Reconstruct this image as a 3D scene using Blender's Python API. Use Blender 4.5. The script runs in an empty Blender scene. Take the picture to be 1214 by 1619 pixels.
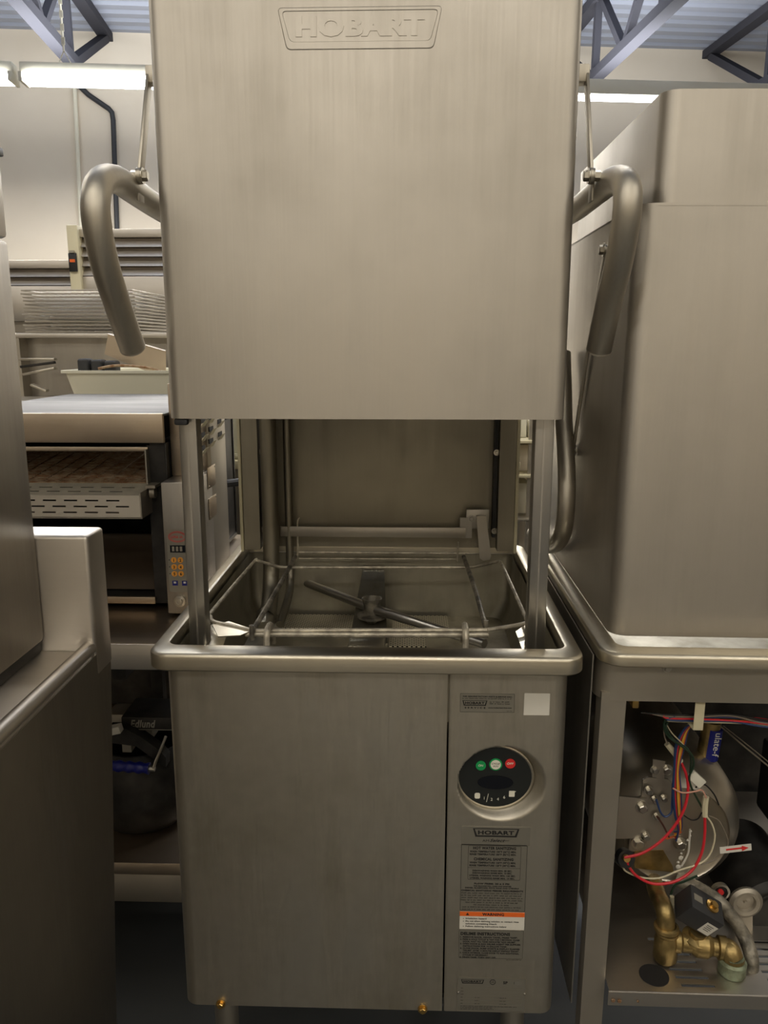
import bpy, bmesh, math, random
from mathutils import Vector, Matrix
random.seed(7)
PI = math.pi
SC = bpy.context.scene
COL = SC.collection

# ------------------------------------------------------------------ camera, world, lights
F_PX, PITCH, YAW = 1269.6, .2068, .0315
CAM = Vector((.063, -1.12, 1.30))
cd = bpy.data.cameras.new('camera'); cam = bpy.data.objects.new('camera', cd); COL.objects.link(cam)
cam.location = CAM; cam.rotation_euler = (PI/2 - PITCH, 0, YAW)
cd.sensor_fit = 'HORIZONTAL'; cd.sensor_width = 36; cd.lens = 36*F_PX/1214
cd.clip_start = .02; cd.clip_end = 60
SC.camera = cam
SC.view_settings.view_transform = 'Standard'; SC.view_settings.look = 'None'
SC.view_settings.gamma = 1; SC.view_settings.use_curve_mapping = False
SC.view_settings.exposure = 0.0
w = bpy.data.worlds.new('world'); SC.world = w; w.use_nodes = True
w.node_tree.nodes['Background'].inputs[0].default_value = (.9, .86, .8, 1)
w.node_tree.nodes['Background'].inputs[1].default_value = .10
RA = .113                                  # the room stands turned by this angle to the machines
def room(u, v, z=0):                       # u along the back wall, v towards it
    return Vector((u*math.cos(RA) - v*math.sin(RA), u*math.sin(RA) + v*math.cos(RA), z))
def area(u, v, z, power, sx=1.2, sy=.12, col=(1, .93, .82), up=False):
    l = bpy.data.lights.new('fluorescent_and_fill_light', 'AREA'); l.shape = 'RECTANGLE'; l.size = sx; l.size_y = sy
    l.energy = power; l.color = col
    o = bpy.data.objects.new('fluorescent_and_fill_light', l); COL.objects.link(o)
    o.location = room(u, v, z); o.rotation_euler = (0, PI if up else 0, RA); return o
LP = 56
for u in (-3.4, -.6, 2.2):
    area(u, -3.2, 3.0, LP*.74, 2.4, .2)
    area(u, -1.2, 3.0, LP*.25, 2.4, .2)
for u in (-2.6, .4, 3.4):
    area(u, 1.5, 3.0, LP*.42, 2.4, .2)
for u in (-1.6, 2.2):
    area(u, 5.6, 2.98, LP*3.0, 2.4, .2, (1, .96, .9)); area(u, 5.9, 3.3, LP*1.5, 2.4, 1.0, (.95, .97, 1), True)  # the upward lamp is fill added to brighten the ceiling
    area(u, 2.6, 3.3, LP*1.7, 2.4, 1.0, (.95, .97, 1), True)  # more added upward fill for ceiling and wall, no fixture hangs here

# ------------------------------------------------------------------ ray helpers: a pixel seen at a known depth
_cp, _sp, _cy, _sy = math.cos(PITCH), math.sin(PITCH), math.cos(YAW), math.sin(YAW)
_W = Vector((-_sy*_cp, _cy*_cp, -_sp)); _R = Vector((_cy, _sy, 0)); _U = _R.cross(_W)
def ray(px, py): return _W + _R*((px-607)/F_PX) - _U*((py-809.5)/F_PX)
def atY(px, py, y): d = ray(px, py); return CAM + d*((y-CAM.y)/d.y)
def atX(px, py, x): d = ray(px, py); return CAM + d*((x-CAM.x)/d.x)
def atZ(px, py, z): d = ray(px, py); return CAM + d*((z-CAM.z)/d.z)

# ------------------------------------------------------------------ materials
def lin(r, g, b):
    f = lambda c: (c/255/12.92) if c/255 <= .04045 else ((c/255+.055)/1.055)**2.4
    return (f(r), f(g), f(b), 1)
def new_mat(name):
    m = bpy.data.materials.new(name); m.use_nodes = True
    return m, m.node_tree, m.node_tree.nodes['Principled BSDF']
def plain(name, col, rough=.5, metal=0, spec=.5, emit=None, es=0, trans=0):
    m, nt, b = new_mat(name)
    b.inputs['Base Color'].default_value = col; b.inputs['Roughness'].default_value = rough
    b.inputs['Metallic'].default_value = metal; b.inputs['Specular IOR Level'].default_value = spec
    if emit: b.inputs['Emission Color'].default_value = emit; b.inputs['Emission Strength'].default_value = es
    if trans: b.inputs['Transmission Weight'].default_value = trans
    return m
def noise_mat(name, c0, c1, scale, rough=.6, metal=0, bump=.0, detail=4, stretch=(1, 1, 1), r2=None, lo=.35, hi=.7):
    m, nt, b = new_mat(name); n = nt.nodes; L = nt.links
    tc = n.new('ShaderNodeTexCoord'); mp = n.new('ShaderNodeMapping'); mp.inputs['Scale'].default_value = stretch
    L.new(tc.outputs['Object'], mp.inputs[0])
    t = n.new('ShaderNodeTexNoise'); t.inputs['Scale'].default_value = scale; t.inputs['Detail'].default_value = detail
    L.new(mp.outputs[0], t.inputs[0])
    mr = n.new('ShaderNodeMapRange'); mr.inputs[1].default_value = lo; mr.inputs[2].default_value = hi
    L.new(t.outputs[0], mr.inputs[0])
    mx = n.new('ShaderNodeMix'); mx.data_type = 'RGBA'; mx.inputs[6].default_value = c0; mx.inputs[7].default_value = c1
    L.new(mr.outputs[0], mx.inputs[0]); L.new(mx.outputs[2], b.inputs['Base Color'])
    b.inputs['Roughness'].default_value = rough; b.inputs['Metallic'].default_value = metal
    if r2 is not None:
        rr = n.new('ShaderNodeMapRange'); rr.inputs[3].default_value = rough; rr.inputs[4].default_value = r2
        L.new(mr.outputs[0], rr.inputs[0]); L.new(rr.outputs[0], b.inputs['Roughness'])
    if bump:
        bp = n.new('ShaderNodeBump'); bp.inputs['Strength'].default_value = bump; bp.inputs['Distance'].default_value = .01
        L.new(t.outputs[0], bp.inputs['Height']); L.new(bp.outputs[0], b.inputs['Normal'])
    return m
def steel(name, col=(.62, .585, .53), rough=.36, brush='z', stain=.25, stain_col=(.30, .275, .235), streak=.3, stain_scale=2.2):
    m, nt, b = new_mat(name); n = nt.nodes; L = nt.links
    tc = n.new('ShaderNodeTexCoord')
    st = {'z': (260, 260, 5), 'x': (5, 260, 260), 'y': (260, 5, 260)}[brush]
    mp = n.new('ShaderNodeMapping'); mp.inputs['Scale'].default_value = st; L.new(tc.outputs['Object'], mp.inputs[0])
    br = n.new('ShaderNodeTexNoise'); br.inputs['Scale'].default_value = 1; br.inputs['Detail'].default_value = 3
    L.new(mp.outputs[0], br.inputs[0])
    st2 = {'z': (9, 9, 1.2), 'x': (1.2, 9, 9), 'y': (9, 1.2, 9)}[brush]
    mp2 = n.new('ShaderNodeMapping'); mp2.inputs['Scale'].default_value = st2; L.new(tc.outputs['Object'], mp2.inputs[0])
    s1 = n.new('ShaderNodeTexNoise'); s1.inputs['Scale'].default_value = 1.5; s1.inputs['Detail'].default_value = 6; s1.inputs['Roughness'].default_value = .6
    L.new(mp2.outputs[0], s1.inputs[0])
    s2 = n.new('ShaderNodeTexNoise'); s2.inputs['Scale'].default_value = stain_scale; s2.inputs['Detail'].default_value = 5; s2.inputs['Roughness'].default_value = .55
    L.new(tc.outputs['Object'], s2.inputs[0])
    r1 = n.new('ShaderNodeMapRange'); r1.inputs[1].default_value = .42; r1.inputs[2].default_value = .75; r1.inputs[4].default_value = stain
    L.new(s2.outputs[0], r1.inputs[0])
    r2 = n.new('ShaderNodeMapRange'); r2.inputs[1].default_value = .5; r2.inputs[2].default_value = .8; r2.inputs[4].default_value = streak
    L.new(s1.outputs[0], r2.inputs[0])
    ad = n.new('ShaderNodeMath'); ad.operation = 'ADD'; ad.use_clamp = True
    L.new(r1.outputs[0], ad.inputs[0]); L.new(r2.outputs[0], ad.inputs[1])
    mx = n.new('ShaderNodeMix'); mx.data_type = 'RGBA'; mx.inputs[6].default_value = (*col, 1); mx.inputs[7].default_value = (*stain_col, 1)
    L.new(ad.outputs[0], mx.inputs[0]); L.new(mx.outputs[2], b.inputs['Base Color'])
    b.inputs['Metallic'].default_value = 1
    rr = n.new('ShaderNodeMath'); rr.operation = 'MULTIPLY_ADD'; rr.inputs[1].default_value = .22; rr.inputs[2].default_value = rough-.05
    L.new(ad.outputs[0], rr.inputs[0])
    r3 = n.new('ShaderNodeMath'); r3.operation = 'MULTIPLY_ADD'; r3.inputs[1].default_value = .14
    L.new(br.outputs[0], r3.inputs[0]); L.new(rr.outputs[0], r3.inputs[2]); L.new(r3.outputs[0], b.inputs['Roughness'])
    bp = n.new('ShaderNodeBump'); bp.inputs['Strength'].default_value = .10; bp.inputs['Distance'].default_value = .0012
    L.new(br.outputs[0], bp.inputs['Height']); L.new(bp.outputs[0], b.inputs['Normal'])
    return m
M = {}
M['hood'] = steel('brushed_steel', (.57, .535, .475), .40, 'z', .7, (.40, .365, .305), .28, 2.2)
M['body'] = steel('scuffed_steel', (.66, .615, .52), .38, 'z', 1.0, (.31, .285, .225), .8, 3.4)
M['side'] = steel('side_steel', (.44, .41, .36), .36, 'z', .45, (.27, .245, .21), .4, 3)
M['rim'] = steel('polished_rim_steel', (.64, .59, .48), .30, 'x', .35, (.42, .38, .27), .3, 9)
M['tube'] = steel('satin_tube_steel', (.56, .52, .44), .42, 'z', .3, (.35, .32, .26), .3, 6)
M['post'] = steel('post_steel', (.52, .50, .46), .32, 'z', .4, (.32, .30, .27), .5, 5)
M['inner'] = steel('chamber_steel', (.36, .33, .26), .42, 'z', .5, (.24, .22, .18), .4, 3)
M['tank'] = steel('tank_steel', (.46, .43, .35), .40, 'z', .7, (.20, .18, .13), .5, 7)
M['lime'] = noise_mat('limescale_wire', (.36, .32, .25, 1), (.70, .64, .50, 1), 60, .5, .55, .4)
M['dirty'] = noise_mat('dirty_wire', (.11, .10, .08, 1), (.42, .38, .30, 1), 45, .55, .6, .5)
M['boost'] = steel('tank_shell_steel', (.54, .495, .41), .30, 'z', .5, (.30, .26, .20), .3, 8)
M['dull'] = noise_mat('dull_grey_steel', (.40, .365, .30, 1), (.50, .455, .38, 1), 5, .48, .9)
M['oven'] = noise_mat('dull_oven_top', (.17, .165, .16, 1), (.25, .24, .23, 1), 4, .6, .75, stretch=(1, 8, 1))
M['feed'] = noise_mat('lit_feed_plate', (.50, .46, .36, 1), (.66, .60, .46, 1), 30, .5, .45)  # pale tone paints the light this plate catches from above
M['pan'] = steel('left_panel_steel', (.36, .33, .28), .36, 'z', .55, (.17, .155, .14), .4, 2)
M['table'] = steel('table_steel', (.60, .56, .50), .38, 'x', .3, (.38, .34, .28), .2, 4)
M['brownsteel'] = steel('heat_tinted_steel', (.55, .46, .35), .34, 'x', .5, (.35, .26, .17), .3, 4)
M['bronze'] = noise_mat('aged_brass', (.20, .15, .06, 1), (.50, .36, .15, 1), 30, .42, .9, .3)
M['verdigris'] = noise_mat('green_stained_brass', (.16, .17, .10, 1), (.34, .40, .28, 1), 50, .5, .6, .4)
M['brass'] = plain('bright_brass', (.62, .40, .13, 1), .3, 1)
M['black'] = plain('black_plastic', (.013, .013, .013, 1), .38)
M['dark'] = plain('dark_void', (.012, .011, .010, 1), .7)
M['rubber'] = plain('dark_rubber', (.025, .025, .026, 1), .55)
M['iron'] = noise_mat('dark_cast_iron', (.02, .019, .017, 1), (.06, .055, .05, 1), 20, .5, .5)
M['bolt'] = plain('bolt_steel', (.55, .52, .45, 1), .3, 1)
M['rust'] = noise_mat('rusty_steel', (.22, .11, .05, 1), (.42, .33, .22, 1), 60, .6, .5, .3)
M['cream'] = plain('cream_plastic', lin(212, 203, 170), .5)
M['paper'] = plain('white_paper', lin(214, 210, 198), .7)
M['ink'] = plain('black_ink', (.015, .014, .013, 1), .6)
M['plate'] = plain('label_foil', (.30, .285, .24, 1), .45, .6)
M['plate2'] = plain('label_foil_light', (.40, .375, .31, 1), .4, .8)
M['orange'] = plain('orange_ink', lin(232, 106, 36), .6)
M['face'] = plain('control_black', (.012, .014, .013, 1), .45)
M['screen'] = plain('display_black', (.004, .005, .008, 1), .2)
M['green'] = plain('green_button', lin(20, 150, 80), .5)
M['red'] = plain('red_button', lin(214, 48, 46), .5)
M['white'] = plain('white_plastic', lin(225, 222, 205), .5)
M['wall'] = noise_mat('cream_wall_paint', lin(226, 214, 194), lin(234, 223, 204), 1.2, .8)
M['ceil'] = None
M['joist'] = plain('joist_paint', lin(66, 66, 72), .85, spec=.15)
M['floor'] = noise_mat('sealed_concrete', (.042, .046, .048, 1), (.062, .066, .067, 1), 3, .55)
M['glow'] = plain('tube_glow', (1, 1, 1, 1), .5, emit=(.93, .96, 1, 1), es=26)
M['fixture'] = plain('fixture_enamel', lin(232, 226, 204), .5)
M['blue'] = plain('blue_grip', lin(22, 30, 120), .35)
M['tub'] = plain('milky_plastic', lin(238, 235, 214), .45)
M['yellowled'] = plain('orange_key', lin(236, 160, 60), .5)
for nm, c in dict(red=(205, 40, 50), yellow=(214, 165, 60), orange=(190, 90, 40), blue=(40, 60, 100), green=(36, 58, 40), white=(205, 196, 165),
                  grey=(120, 110, 95), black=(20, 19, 18), pink=(200, 150, 130), brown=(80, 45, 35)).items():
    M['w_'+nm] = plain('wire_'+nm, lin(*c), .4)
# corrugated deck
def deck_mat():
    m, nt, b = new_mat('blue_grey_deck_paint')
    b.inputs['Base Color'].default_value = lin(158, 163, 176); b.inputs['Roughness'].default_value = .6
    return m
M['ceil'] = deck_mat()
# perforated screen: rows of dark round holes in the sheet
def perf_mat():
    m, nt, b = new_mat('perforated_sheet'); n = nt.nodes; L = nt.links
    tc = n.new('ShaderNodeTexCoord'); mp = n.new('ShaderNodeMapping'); mp.inputs['Scale'].default_value = (150, 150, 0)
    mp.inputs['Rotation'].default_value = (0, 0, PI/4)
    L.new(tc.outputs['Object'], mp.inputs[0])
    v = n.new('ShaderNodeTexVoronoi'); v.inputs['Scale'].default_value = 1; v.inputs['Randomness'].default_value = 0; L.new(mp.outputs[0], v.inputs[0])
    lt = n.new('ShaderNodeMath'); lt.operation = 'LESS_THAN'; lt.inputs[1].default_value = .33; L.new(v.outputs['Distance'], lt.inputs[0])
    mx = n.new('ShaderNodeMix'); mx.data_type = 'RGBA'; mx.inputs[6].default_value = (.62, .58, .46, 1); mx.inputs[7].default_value = (.012, .011, .010, 1)
    L.new(lt.outputs[0], mx.inputs[0]); L.new(mx.outputs[2], b.inputs['Base Color'])
    b.inputs['Metallic'].default_value = .8; b.inputs['Roughness'].default_value = .4
    return m
M['perf'] = perf_mat()

# ------------------------------------------------------------------ mesh toolkit
class MB:
    def __init__(s): s.bm = bmesh.new(); s.mi = 0; s.mats = []
    def use(s, mat):
        if mat not in s.mats: s.mats.append(mat)
        s.mi = s.mats.index(mat); return s
    def face(s, vs):
        try:
            f = s.bm.faces.new(vs); f.material_index = s.mi; return f
        except ValueError: return None
    def v(s, co): return s.bm.verts.new(co)
    def hexa(s, p):                      # 8 corners: bottom ring 4, top ring 4
        v = [s.v(q) for q in p]
        for f in ((3,2,1,0),(4,5,6,7),(0,1,5,4),(1,2,6,5),(2,3,7,6),(3,0,4,7)): s.face([v[i] for i in f])
        return s
    def box(s, x0, x1, y0, y1, z0, z1, bev=0, seg=2):
        b2 = bmesh.new(); vs = [b2.verts.new(c) for c in ((x0,y0,z0),(x1,y0,z0),(x1,y1,z0),(x0,y1,z0),(x0,y0,z1),(x1,y0,z1),(x1,y1,z1),(x0,y1,z1))]
        for f in ((3,2,1,0),(4,5,6,7),(0,1,5,4),(1,2,6,5),(2,3,7,6),(3,0,4,7)): b2.faces.new([vs[i] for i in f])
        if bev: bmesh.ops.bevel(b2, geom=b2.edges[:], offset=bev, segments=seg, profile=.5, affect='EDGES')
        return s.merge(b2)
    def merge(s, b2, mtx=None):
        mp = {}
        for q in b2.verts: mp[q] = s.v(mtx @ q.co if mtx else q.co)
        for f in b2.faces: s.face([mp[q] for q in f.verts])
        b2.free(); return s
    def obox(s, c, ax, ay, az, hx, hy, hz, bev=0):     # oriented box
        ax, ay, az = [Vector(a).normalized() for a in (ax, ay, az)]
        t = MB(); t.box(-hx, hx, -hy, hy, -hz, hz, bev)
        m = Matrix.Translation(Vector(c)) @ Matrix((ax, ay, az)).transposed().to_4x4()
        return s.merge(t.bm, m)
    def prism(s, pts, d):                # closed polygon (3D) pushed along vector d
        d = Vector(d); a = [s.v(Vector(p)) for p in pts]; b = [s.v(Vector(p)+d) for p in pts]; n = len(pts)
        s.face(a[::-1]); s.face(b)
        for i in range(n): s.face([a[i], a[(i+1)%n], b[(i+1)%n], b[i]])
        return s
    def sheet(s, path, z0, z1, t):       # open 2D path in x,y made a sheet of thickness t standing from z0 to z1
        n = len(path); off = []
        for i in range(n):
            p0 = Vector(path[max(i-1,0)]); p1 = Vector(path[min(i+1,n-1)]); d = (p1-p0).normalized()
            off.append(Vector(path[i]) + Vector((-d.y, d.x))*t)
        ring = []
        for i in range(n):
            ring.append([s.v((path[i][0],path[i][1],z0)), s.v((path[i][0],path[i][1],z1)), s.v((off[i].x,off[i].y,z1)), s.v((off[i].x,off[i].y,z0))])
        for i in range(n-1):
            a, b = ring[i], ring[i+1]
            for k in range(4): s.face([a[k], b[k], b[(k+1)%4], a[(k+1)%4]])
        s.face(ring[0]); s.face(ring[-1][::-1]); return s
    def tube(s, pts, r, seg=10, smooth=True, sub=6, cap=True, close=False):
        P = [Vector(p) for p in pts]
        if smooth and len(P) > 2: P = catmull(P, sub, close)
        n = len(P); rad = r if isinstance(r, (list, tuple)) else None
        tg = []
        for i in range(n):
            if close: tg.append((P[(i+1)%n]-P[i-1]).normalized())
            else: tg.append((P[min(i+1,n-1)]-P[max(i-1,0)]).normalized())
        up = Vector((0,0,1)) if abs(tg[0].z) < .9 else Vector((1,0,0))
        nn = (up - tg[0]*up.dot(tg[0])).normalized(); rings = []
        for i in range(n):
            nn = nn - tg[i]*nn.dot(tg[i]); nn.normalize(); bb = tg[i].cross(nn)
            ri = (rad[0] + (rad[1]-rad[0])*i/(n-1)) if rad else r
            rings.append([s.v(P[i] + (nn*math.cos(2*PI*k/seg) + bb*math.sin(2*PI*k/seg))*ri) for k in range(seg)])
        m = n if close else n-1
        for i in range(m):
            a, b = rings[i], rings[(i+1)%n]
            for k in range(seg): s.face([a[k], a[(k+1)%seg], b[(k+1)%seg], b[k]])
        if cap and not close: s.face(rings[0][::-1]); s.face(rings[-1])
        return s
    def lathe(s, prof, org, axis=(0,0,1), seg=28):    # prof: (r, h) along axis
        ax = Vector(axis).normalized(); up = Vector((0,0,1)) if abs(ax.z) < .9 else Vector((1,0,0))
        e1 = (up - ax*up.dot(ax)).normalized(); e2 = ax.cross(e1); org = Vector(org); rings = []
        for r, h in prof:
            if r < 1e-6: rings.append([s.v(org+ax*h)])
            else: rings.append([s.v(org+ax*h+(e1*math.cos(2*PI*k/seg)+e2*math.sin(2*PI*k/seg))*r) for k in range(seg)])
        for a, b in zip(rings, rings[1:]):
            for k in range(seg):
                k2 = (k+1)%seg
                if len(a) == 1: s.face([a[0], b[k2], b[k]])
                elif len(b) == 1: s.face([a[k], a[k2], b[0]])
                else: s.face([a[k], a[k2], b[k2], b[k]])
        return s
    def cyl(s, org, axis, r, h, seg=20): return s.lathe([(0,0),(r,0),(r,h),(0,h)], org, axis, seg)
    def hexbolt(s, org, axis, r=.006, h=.005, washer=True):
        if washer: s.cyl(org, axis, r*1.45, .0015, 18)
        return s.lathe([(0,.001),(r,.001),(r,h),(r*.8,h+.001),(0,h+.001)], org, axis, 6)
    def grid(s, fn, nu, nv):
        g = [[s.v(fn(i/nu, j/nv)) for j in range(nv+1)] for i in range(nu+1)]
        for i in range(nu):
            for j in range(nv): s.face([g[i][j], g[i+1][j], g[i+1][j+1], g[i][j+1]])
        return s
    def plate(s, org, ex, ey, W, H, t, holes):        # sheet with rectangular holes; ex, ey in-plane unit vectors, thickness against ex x ey
        org, ex, ey = Vector(org), Vector(ex), Vector(ey); nz = ex.cross(ey).normalized()
        xs = sorted({0, W, *[h[0] for h in holes], *[h[1] for h in holes]}); ys = sorted({0, H, *[h[2] for h in holes], *[h[3] for h in holes]})
        def inh(x, y): return any(h[0] < x < h[1] and h[2] < y < h[3] for h in holes)
        top, bot = {}, {}
        for i, x in enumerate(xs):
            for j, y in enumerate(ys):
                top[i,j] = s.v(org+ex*x+ey*y); bot[i,j] = s.v(org+ex*x+ey*y-nz*t)
        cell = lambda i, j: 0 <= i < len(xs)-1 and 0 <= j < len(ys)-1 and not inh((xs[i]+xs[i+1])/2, (ys[j]+ys[j+1])/2)
        for i in range(len(xs)-1):
            for j in range(len(ys)-1):
                if not cell(i,j): continue
                s.face([top[i,j], top[i+1,j], top[i+1,j+1], top[i,j+1]]); s.face([bot[i,j+1], bot[i+1,j+1], bot[i+1,j], bot[i,j]])
                for (di, dj, a, b) in ((-1,0,(i,j+1),(i,j)),(1,0,(i+1,j),(i+1,j+1)),(0,-1,(i,j),(i+1,j)),(0,1,(i+1,j+1),(i,j+1))):
                    if not cell(i+di, j+dj): s.face([top[a], bot[a], bot[b], top[b]])
        return s
    def text(s, body, org, W=None, H=None, ex=(1,0,0), ey=(0,0,1), depth=.0003, bold=.0, shear=0, align='L', bevel=0, maxw=None):
        me = text_mesh(body, bold, shear, depth > 0, bevel)
        xs = [v.co.x for v in me.vertices]; ys = [v.co.y for v in me.vertices]
        if not xs: return s
        x0, x1, y0, y1 = min(xs), max(xs), min(ys), max(ys)
        sy = (H or .01)/(.72); sx = (W/(x1-x0)) if W else sy
        ex, ey = Vector(ex), Vector(ey); ez = ex.cross(ey).normalized()
        ox = {'L': x0, 'C': (x0+x1)/2, 'R': x1}[align]
        vs = []
        for v in me.vertices:
            vs.append(s.v(Vector(org) + ex*((v.co.x-ox)*sx) + ey*(v.co.y*sy) + ez*(v.co.z*depth)))
        for p in me.polygons: s.face([vs[i] for i in p.vertices])
        return s
    def build(s, name, mat=None, parent=None, label=None, org=None, ang=32, kind=None):
        bm = s.bm
        bmesh.ops.recalc_face_normals(bm, faces=bm.faces[:])
        if mat is not None and not s.mats: mats = [mat]
        else: mats = s.mats or [mat]
        o0 = org if org is not None else (ORG.get(parent.name) if parent else None)
        if o0 is not None: bmesh.ops.translate(bm, verts=bm.verts[:], vec=-Vector(o0))
        for f in bm.faces: f.smooth = True
        lim = math.radians(ang)
        for e in bm.edges:
            if len(e.link_faces) == 2 and e.calc_face_angle(0) > lim: e.smooth = False
        me = bpy.data.meshes.new(name); bm.to_mesh(me); bm.free()
        for m_ in mats: me.materials.append(m_)
        o = bpy.data.objects.new(name, me); COL.objects.link(o)
        if parent:
            o.parent = parent; ORG[o.name] = ORG.get(parent.name)
        elif org is not None: o.location = org
        if label: o['label'] = label
        if kind: o['kind'] = kind
        return o
ORG = {}
_tc = {}
def text_mesh(body, bold, shear, ext, bevel):
    key = (body, bold, shear, ext, bevel)
    if key in _tc: return _tc[key]
    c = bpy.data.curves.new('t', 'FONT'); c.body = body; c.size = 1; c.offset = bold; c.shear = shear
    c.extrude = .5 if ext else 0; c.resolution_u = 3; c.fill_mode = 'FRONT' if (ext and not bevel) else 'BOTH'
    if ext: c.fill_mode = 'BOTH'
    if bevel: c.bevel_depth = bevel; c.bevel_resolution = 1
    c.space_character = 1.08 if bold else 1.0
    o = bpy.data.objects.new('t', c); COL.objects.link(o)
    dg = bpy.context.evaluated_depsgraph_get()
    me = bpy.data.meshes.new_from_object(o.evaluated_get(dg)); bpy.data.objects.remove(o); _tc[key] = me
    return me
def catmull(P, sub, close=False):
    out = []; n = len(P); rng = range(n) if close else range(n-1)
    for i in rng:
        p0 = P[i-1] if (i > 0 or close) else P[0]; p1 = P[i]; p2 = P[(i+1)%n]; p3 = P[(i+2)%n] if (close or i+2 < n) else P[-1]
        for k in range(sub):
            t = k/sub
            out.append(.5*((2*p1)+(-p0+p2)*t+(2*p0-5*p1+4*p2-p3)*t*t+(-p0+3*p1-3*p2+p3)*t**3))
    if not close: out.append(P[-1])
    return out
def arc(cx, cy, r, a0, a1, n=6):
    return [(cx+r*math.cos(math.radians(a0+(a1-a0)*i/n)), cy+r*math.sin(math.radians(a0+(a1-a0)*i/n))) for i in range(n+1)]
def rrect(x0, x1, y0, y1, r, n=5):
    return arc(x1-r,y0+r,r,-90,0,n)+arc(x1-r,y1-r,r,0,90,n)+arc(x0+r,y1-r,r,90,180,n)+arc(x0+r,y0+r,r,180,270,n)
def thing(name, label, cat, loc, group=None):
    o = bpy.data.objects.new(name, None); COL.objects.link(o); o.location = loc; o.empty_display_size = .05
    o['label'] = label; o['category'] = cat
    if group: o['group'] = group
    ORG[o.name] = Vector(loc); return o
def tag(o, label, cat, group=None, kind=None):
    o['label'] = label; o['category'] = cat
    if group: o['group'] = group
    if kind: o['kind'] = kind
    return o
def struct(name, mb, mat, org=None):
    o = mb.build(name, mat, org=org); o['kind'] = 'structure'; return o

# ------------------------------------------------------------------ the room
CZ = 4.4
def rbox(mb, u0, u1, v0, v1, z0, z1):
    return mb.hexa([room(u0,v0,z0),room(u1,v0,z0),room(u1,v1,z0),room(u0,v1,z0),room(u0,v0,z1),room(u1,v0,z1),room(u1,v1,z1),room(u0,v1,z1)])
VB = 8.07
struct('floor', rbox(MB(), -7, 8, -5, VB, -.1, 0), M['floor'])
struct('wall_back', rbox(MB(), -7, 8, VB, VB+.1, 0, CZ+.3), M['wall'])
struct('wall_left', rbox(MB(), -7.1, -7, -5, VB, 0, CZ+.3), M['wall'])
struct('wall_right', rbox(MB(), 8, 8.1, -5, VB, 0, CZ+.3), M['wall'])
struct('wall_front', rbox(MB(), -7, 8, -5.1, -5, 0, CZ+.3), M['wall'])
mb = MB()                                    # ribbed steel deck, ribs along the back wall
prof = []
v = -5.0
while v < VB:
    prof += [(v, CZ), (v+.09, CZ), (v+.115, CZ+.045), (v+.165, CZ+.045), (v+.19, CZ)]; v += .2
rows = [(mb.v(room(-7, a, b)), mb.v(room(8, a, b))) for a, b in prof]
for a, b in zip(rows, rows[1:]): mb.face([a[0], a[1], b[1], b[0]])
rbox(mb, -7, 8, -5, VB, CZ+.06, CZ+.15)
struct('ceiling', mb, M['ceil'])

# ------------------------------------------------------------------ first dishwasher (the open one)
DW = thing('dishwasher', 'stainless door-type dishwasher in the centre, hood raised over an open wash chamber', 'dishwasher', (0, .3, 0))
HX, HY, HZ0, HZ1 = .2847, .03, 1.194, 1.84
r = .018
path = [(-HX, .60)] + arc(-HX+r, HY+r, r, 180, 270, 8) + arc(HX-r, HY+r, r, -90, 0, 8) + [(HX, .60)]
mb = MB(); mb.sheet(path, HZ0, HZ1, .0025)
mb.sheet([(-HX+.004, .60)] + arc(-HX+r, HY+r+.004, r-.004, 180, 270, 6) + arc(HX-r, HY+r+.004, r-.004, -90, 0, 6) + [(HX-.004, .60)], HZ0, HZ0+.02, .006)
hood = mb.build('hood', M['hood'], DW)
# pressed badge on the hood: frame and letters standing proud of the sheet
def trap(xa, xb, za, zb, ins, y, n=4):       # wide top, narrow bottom, rounded corners
    P = [Vector((xa, y, zb)), Vector((xb, y, zb)), Vector((xb-ins, y, za)), Vector((xa+ins, y, za))]; out = []
    rr = .006
    for i in range(4):
        p, a, b = P[i], P[i-1], P[(i+1)%4]; da = (a-p).normalized()*rr; db = (b-p).normalized()*rr
        for k in range(n+1):
            t = k/n; out.append((p+da)*(1-t)**2 + p*2*t*(1-t) + (p+db)*t*t)
    return out
def ring_prism(mb, outer, inner, d):
    d = Vector(d); n = len(outer); A = [mb.v(p) for p in outer]; B = [mb.v(p) for p in inner]
    C = [mb.v(p+d) for p in outer]; D = [mb.v(p+d) for p in inner]
    for i in range(n):
        j = (i+1)%n
        mb.face([A[i],A[j],B[j],B[i]]); mb.face([C[i],D[i],D[j],C[j]]); mb.face([A[i],C[i],C[j],A[j]]); mb.face([B[i],B[j],D[j],D[i]])
mb = MB()
o_ = trap(-.1125, .103, 1.6755, 1.7275, .011, HY+.0004)
i_ = trap(-.1055, .0965, 1.6865, 1.7215, .010, HY+.0004)
shr = lambda L, dx, dz, c=(-.0045, 1.7025): [Vector((c[0]+(p.x-c[0])*dx, p.y-.0011, c[1]+(p.z-c[1])*dz)) for p in L]
o2, i2 = shr(o_, .985, .93), shr(i_, 1.012, 1.06)
n = len(o_); A = [mb.v(p) for p in o_]; B = [mb.v(p) for p in o2]; C = [mb.v(p) for p in i2]; D = [mb.v(p) for p in i_]
for i in range(n):
    j = (i+1)%n
    for X, Y_ in ((A, B), (B, C), (C, D)): mb.face([X[i], X[j], Y_[j], Y_[i]])
mb.text('HOBART', (-.0045, HY+.0002, 1.6935), .168, .0225, depth=.0019, bold=.035, align='C', bevel=.018)
mb.build('embossed_badge', M['hood'], hood, ang=20)

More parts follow.
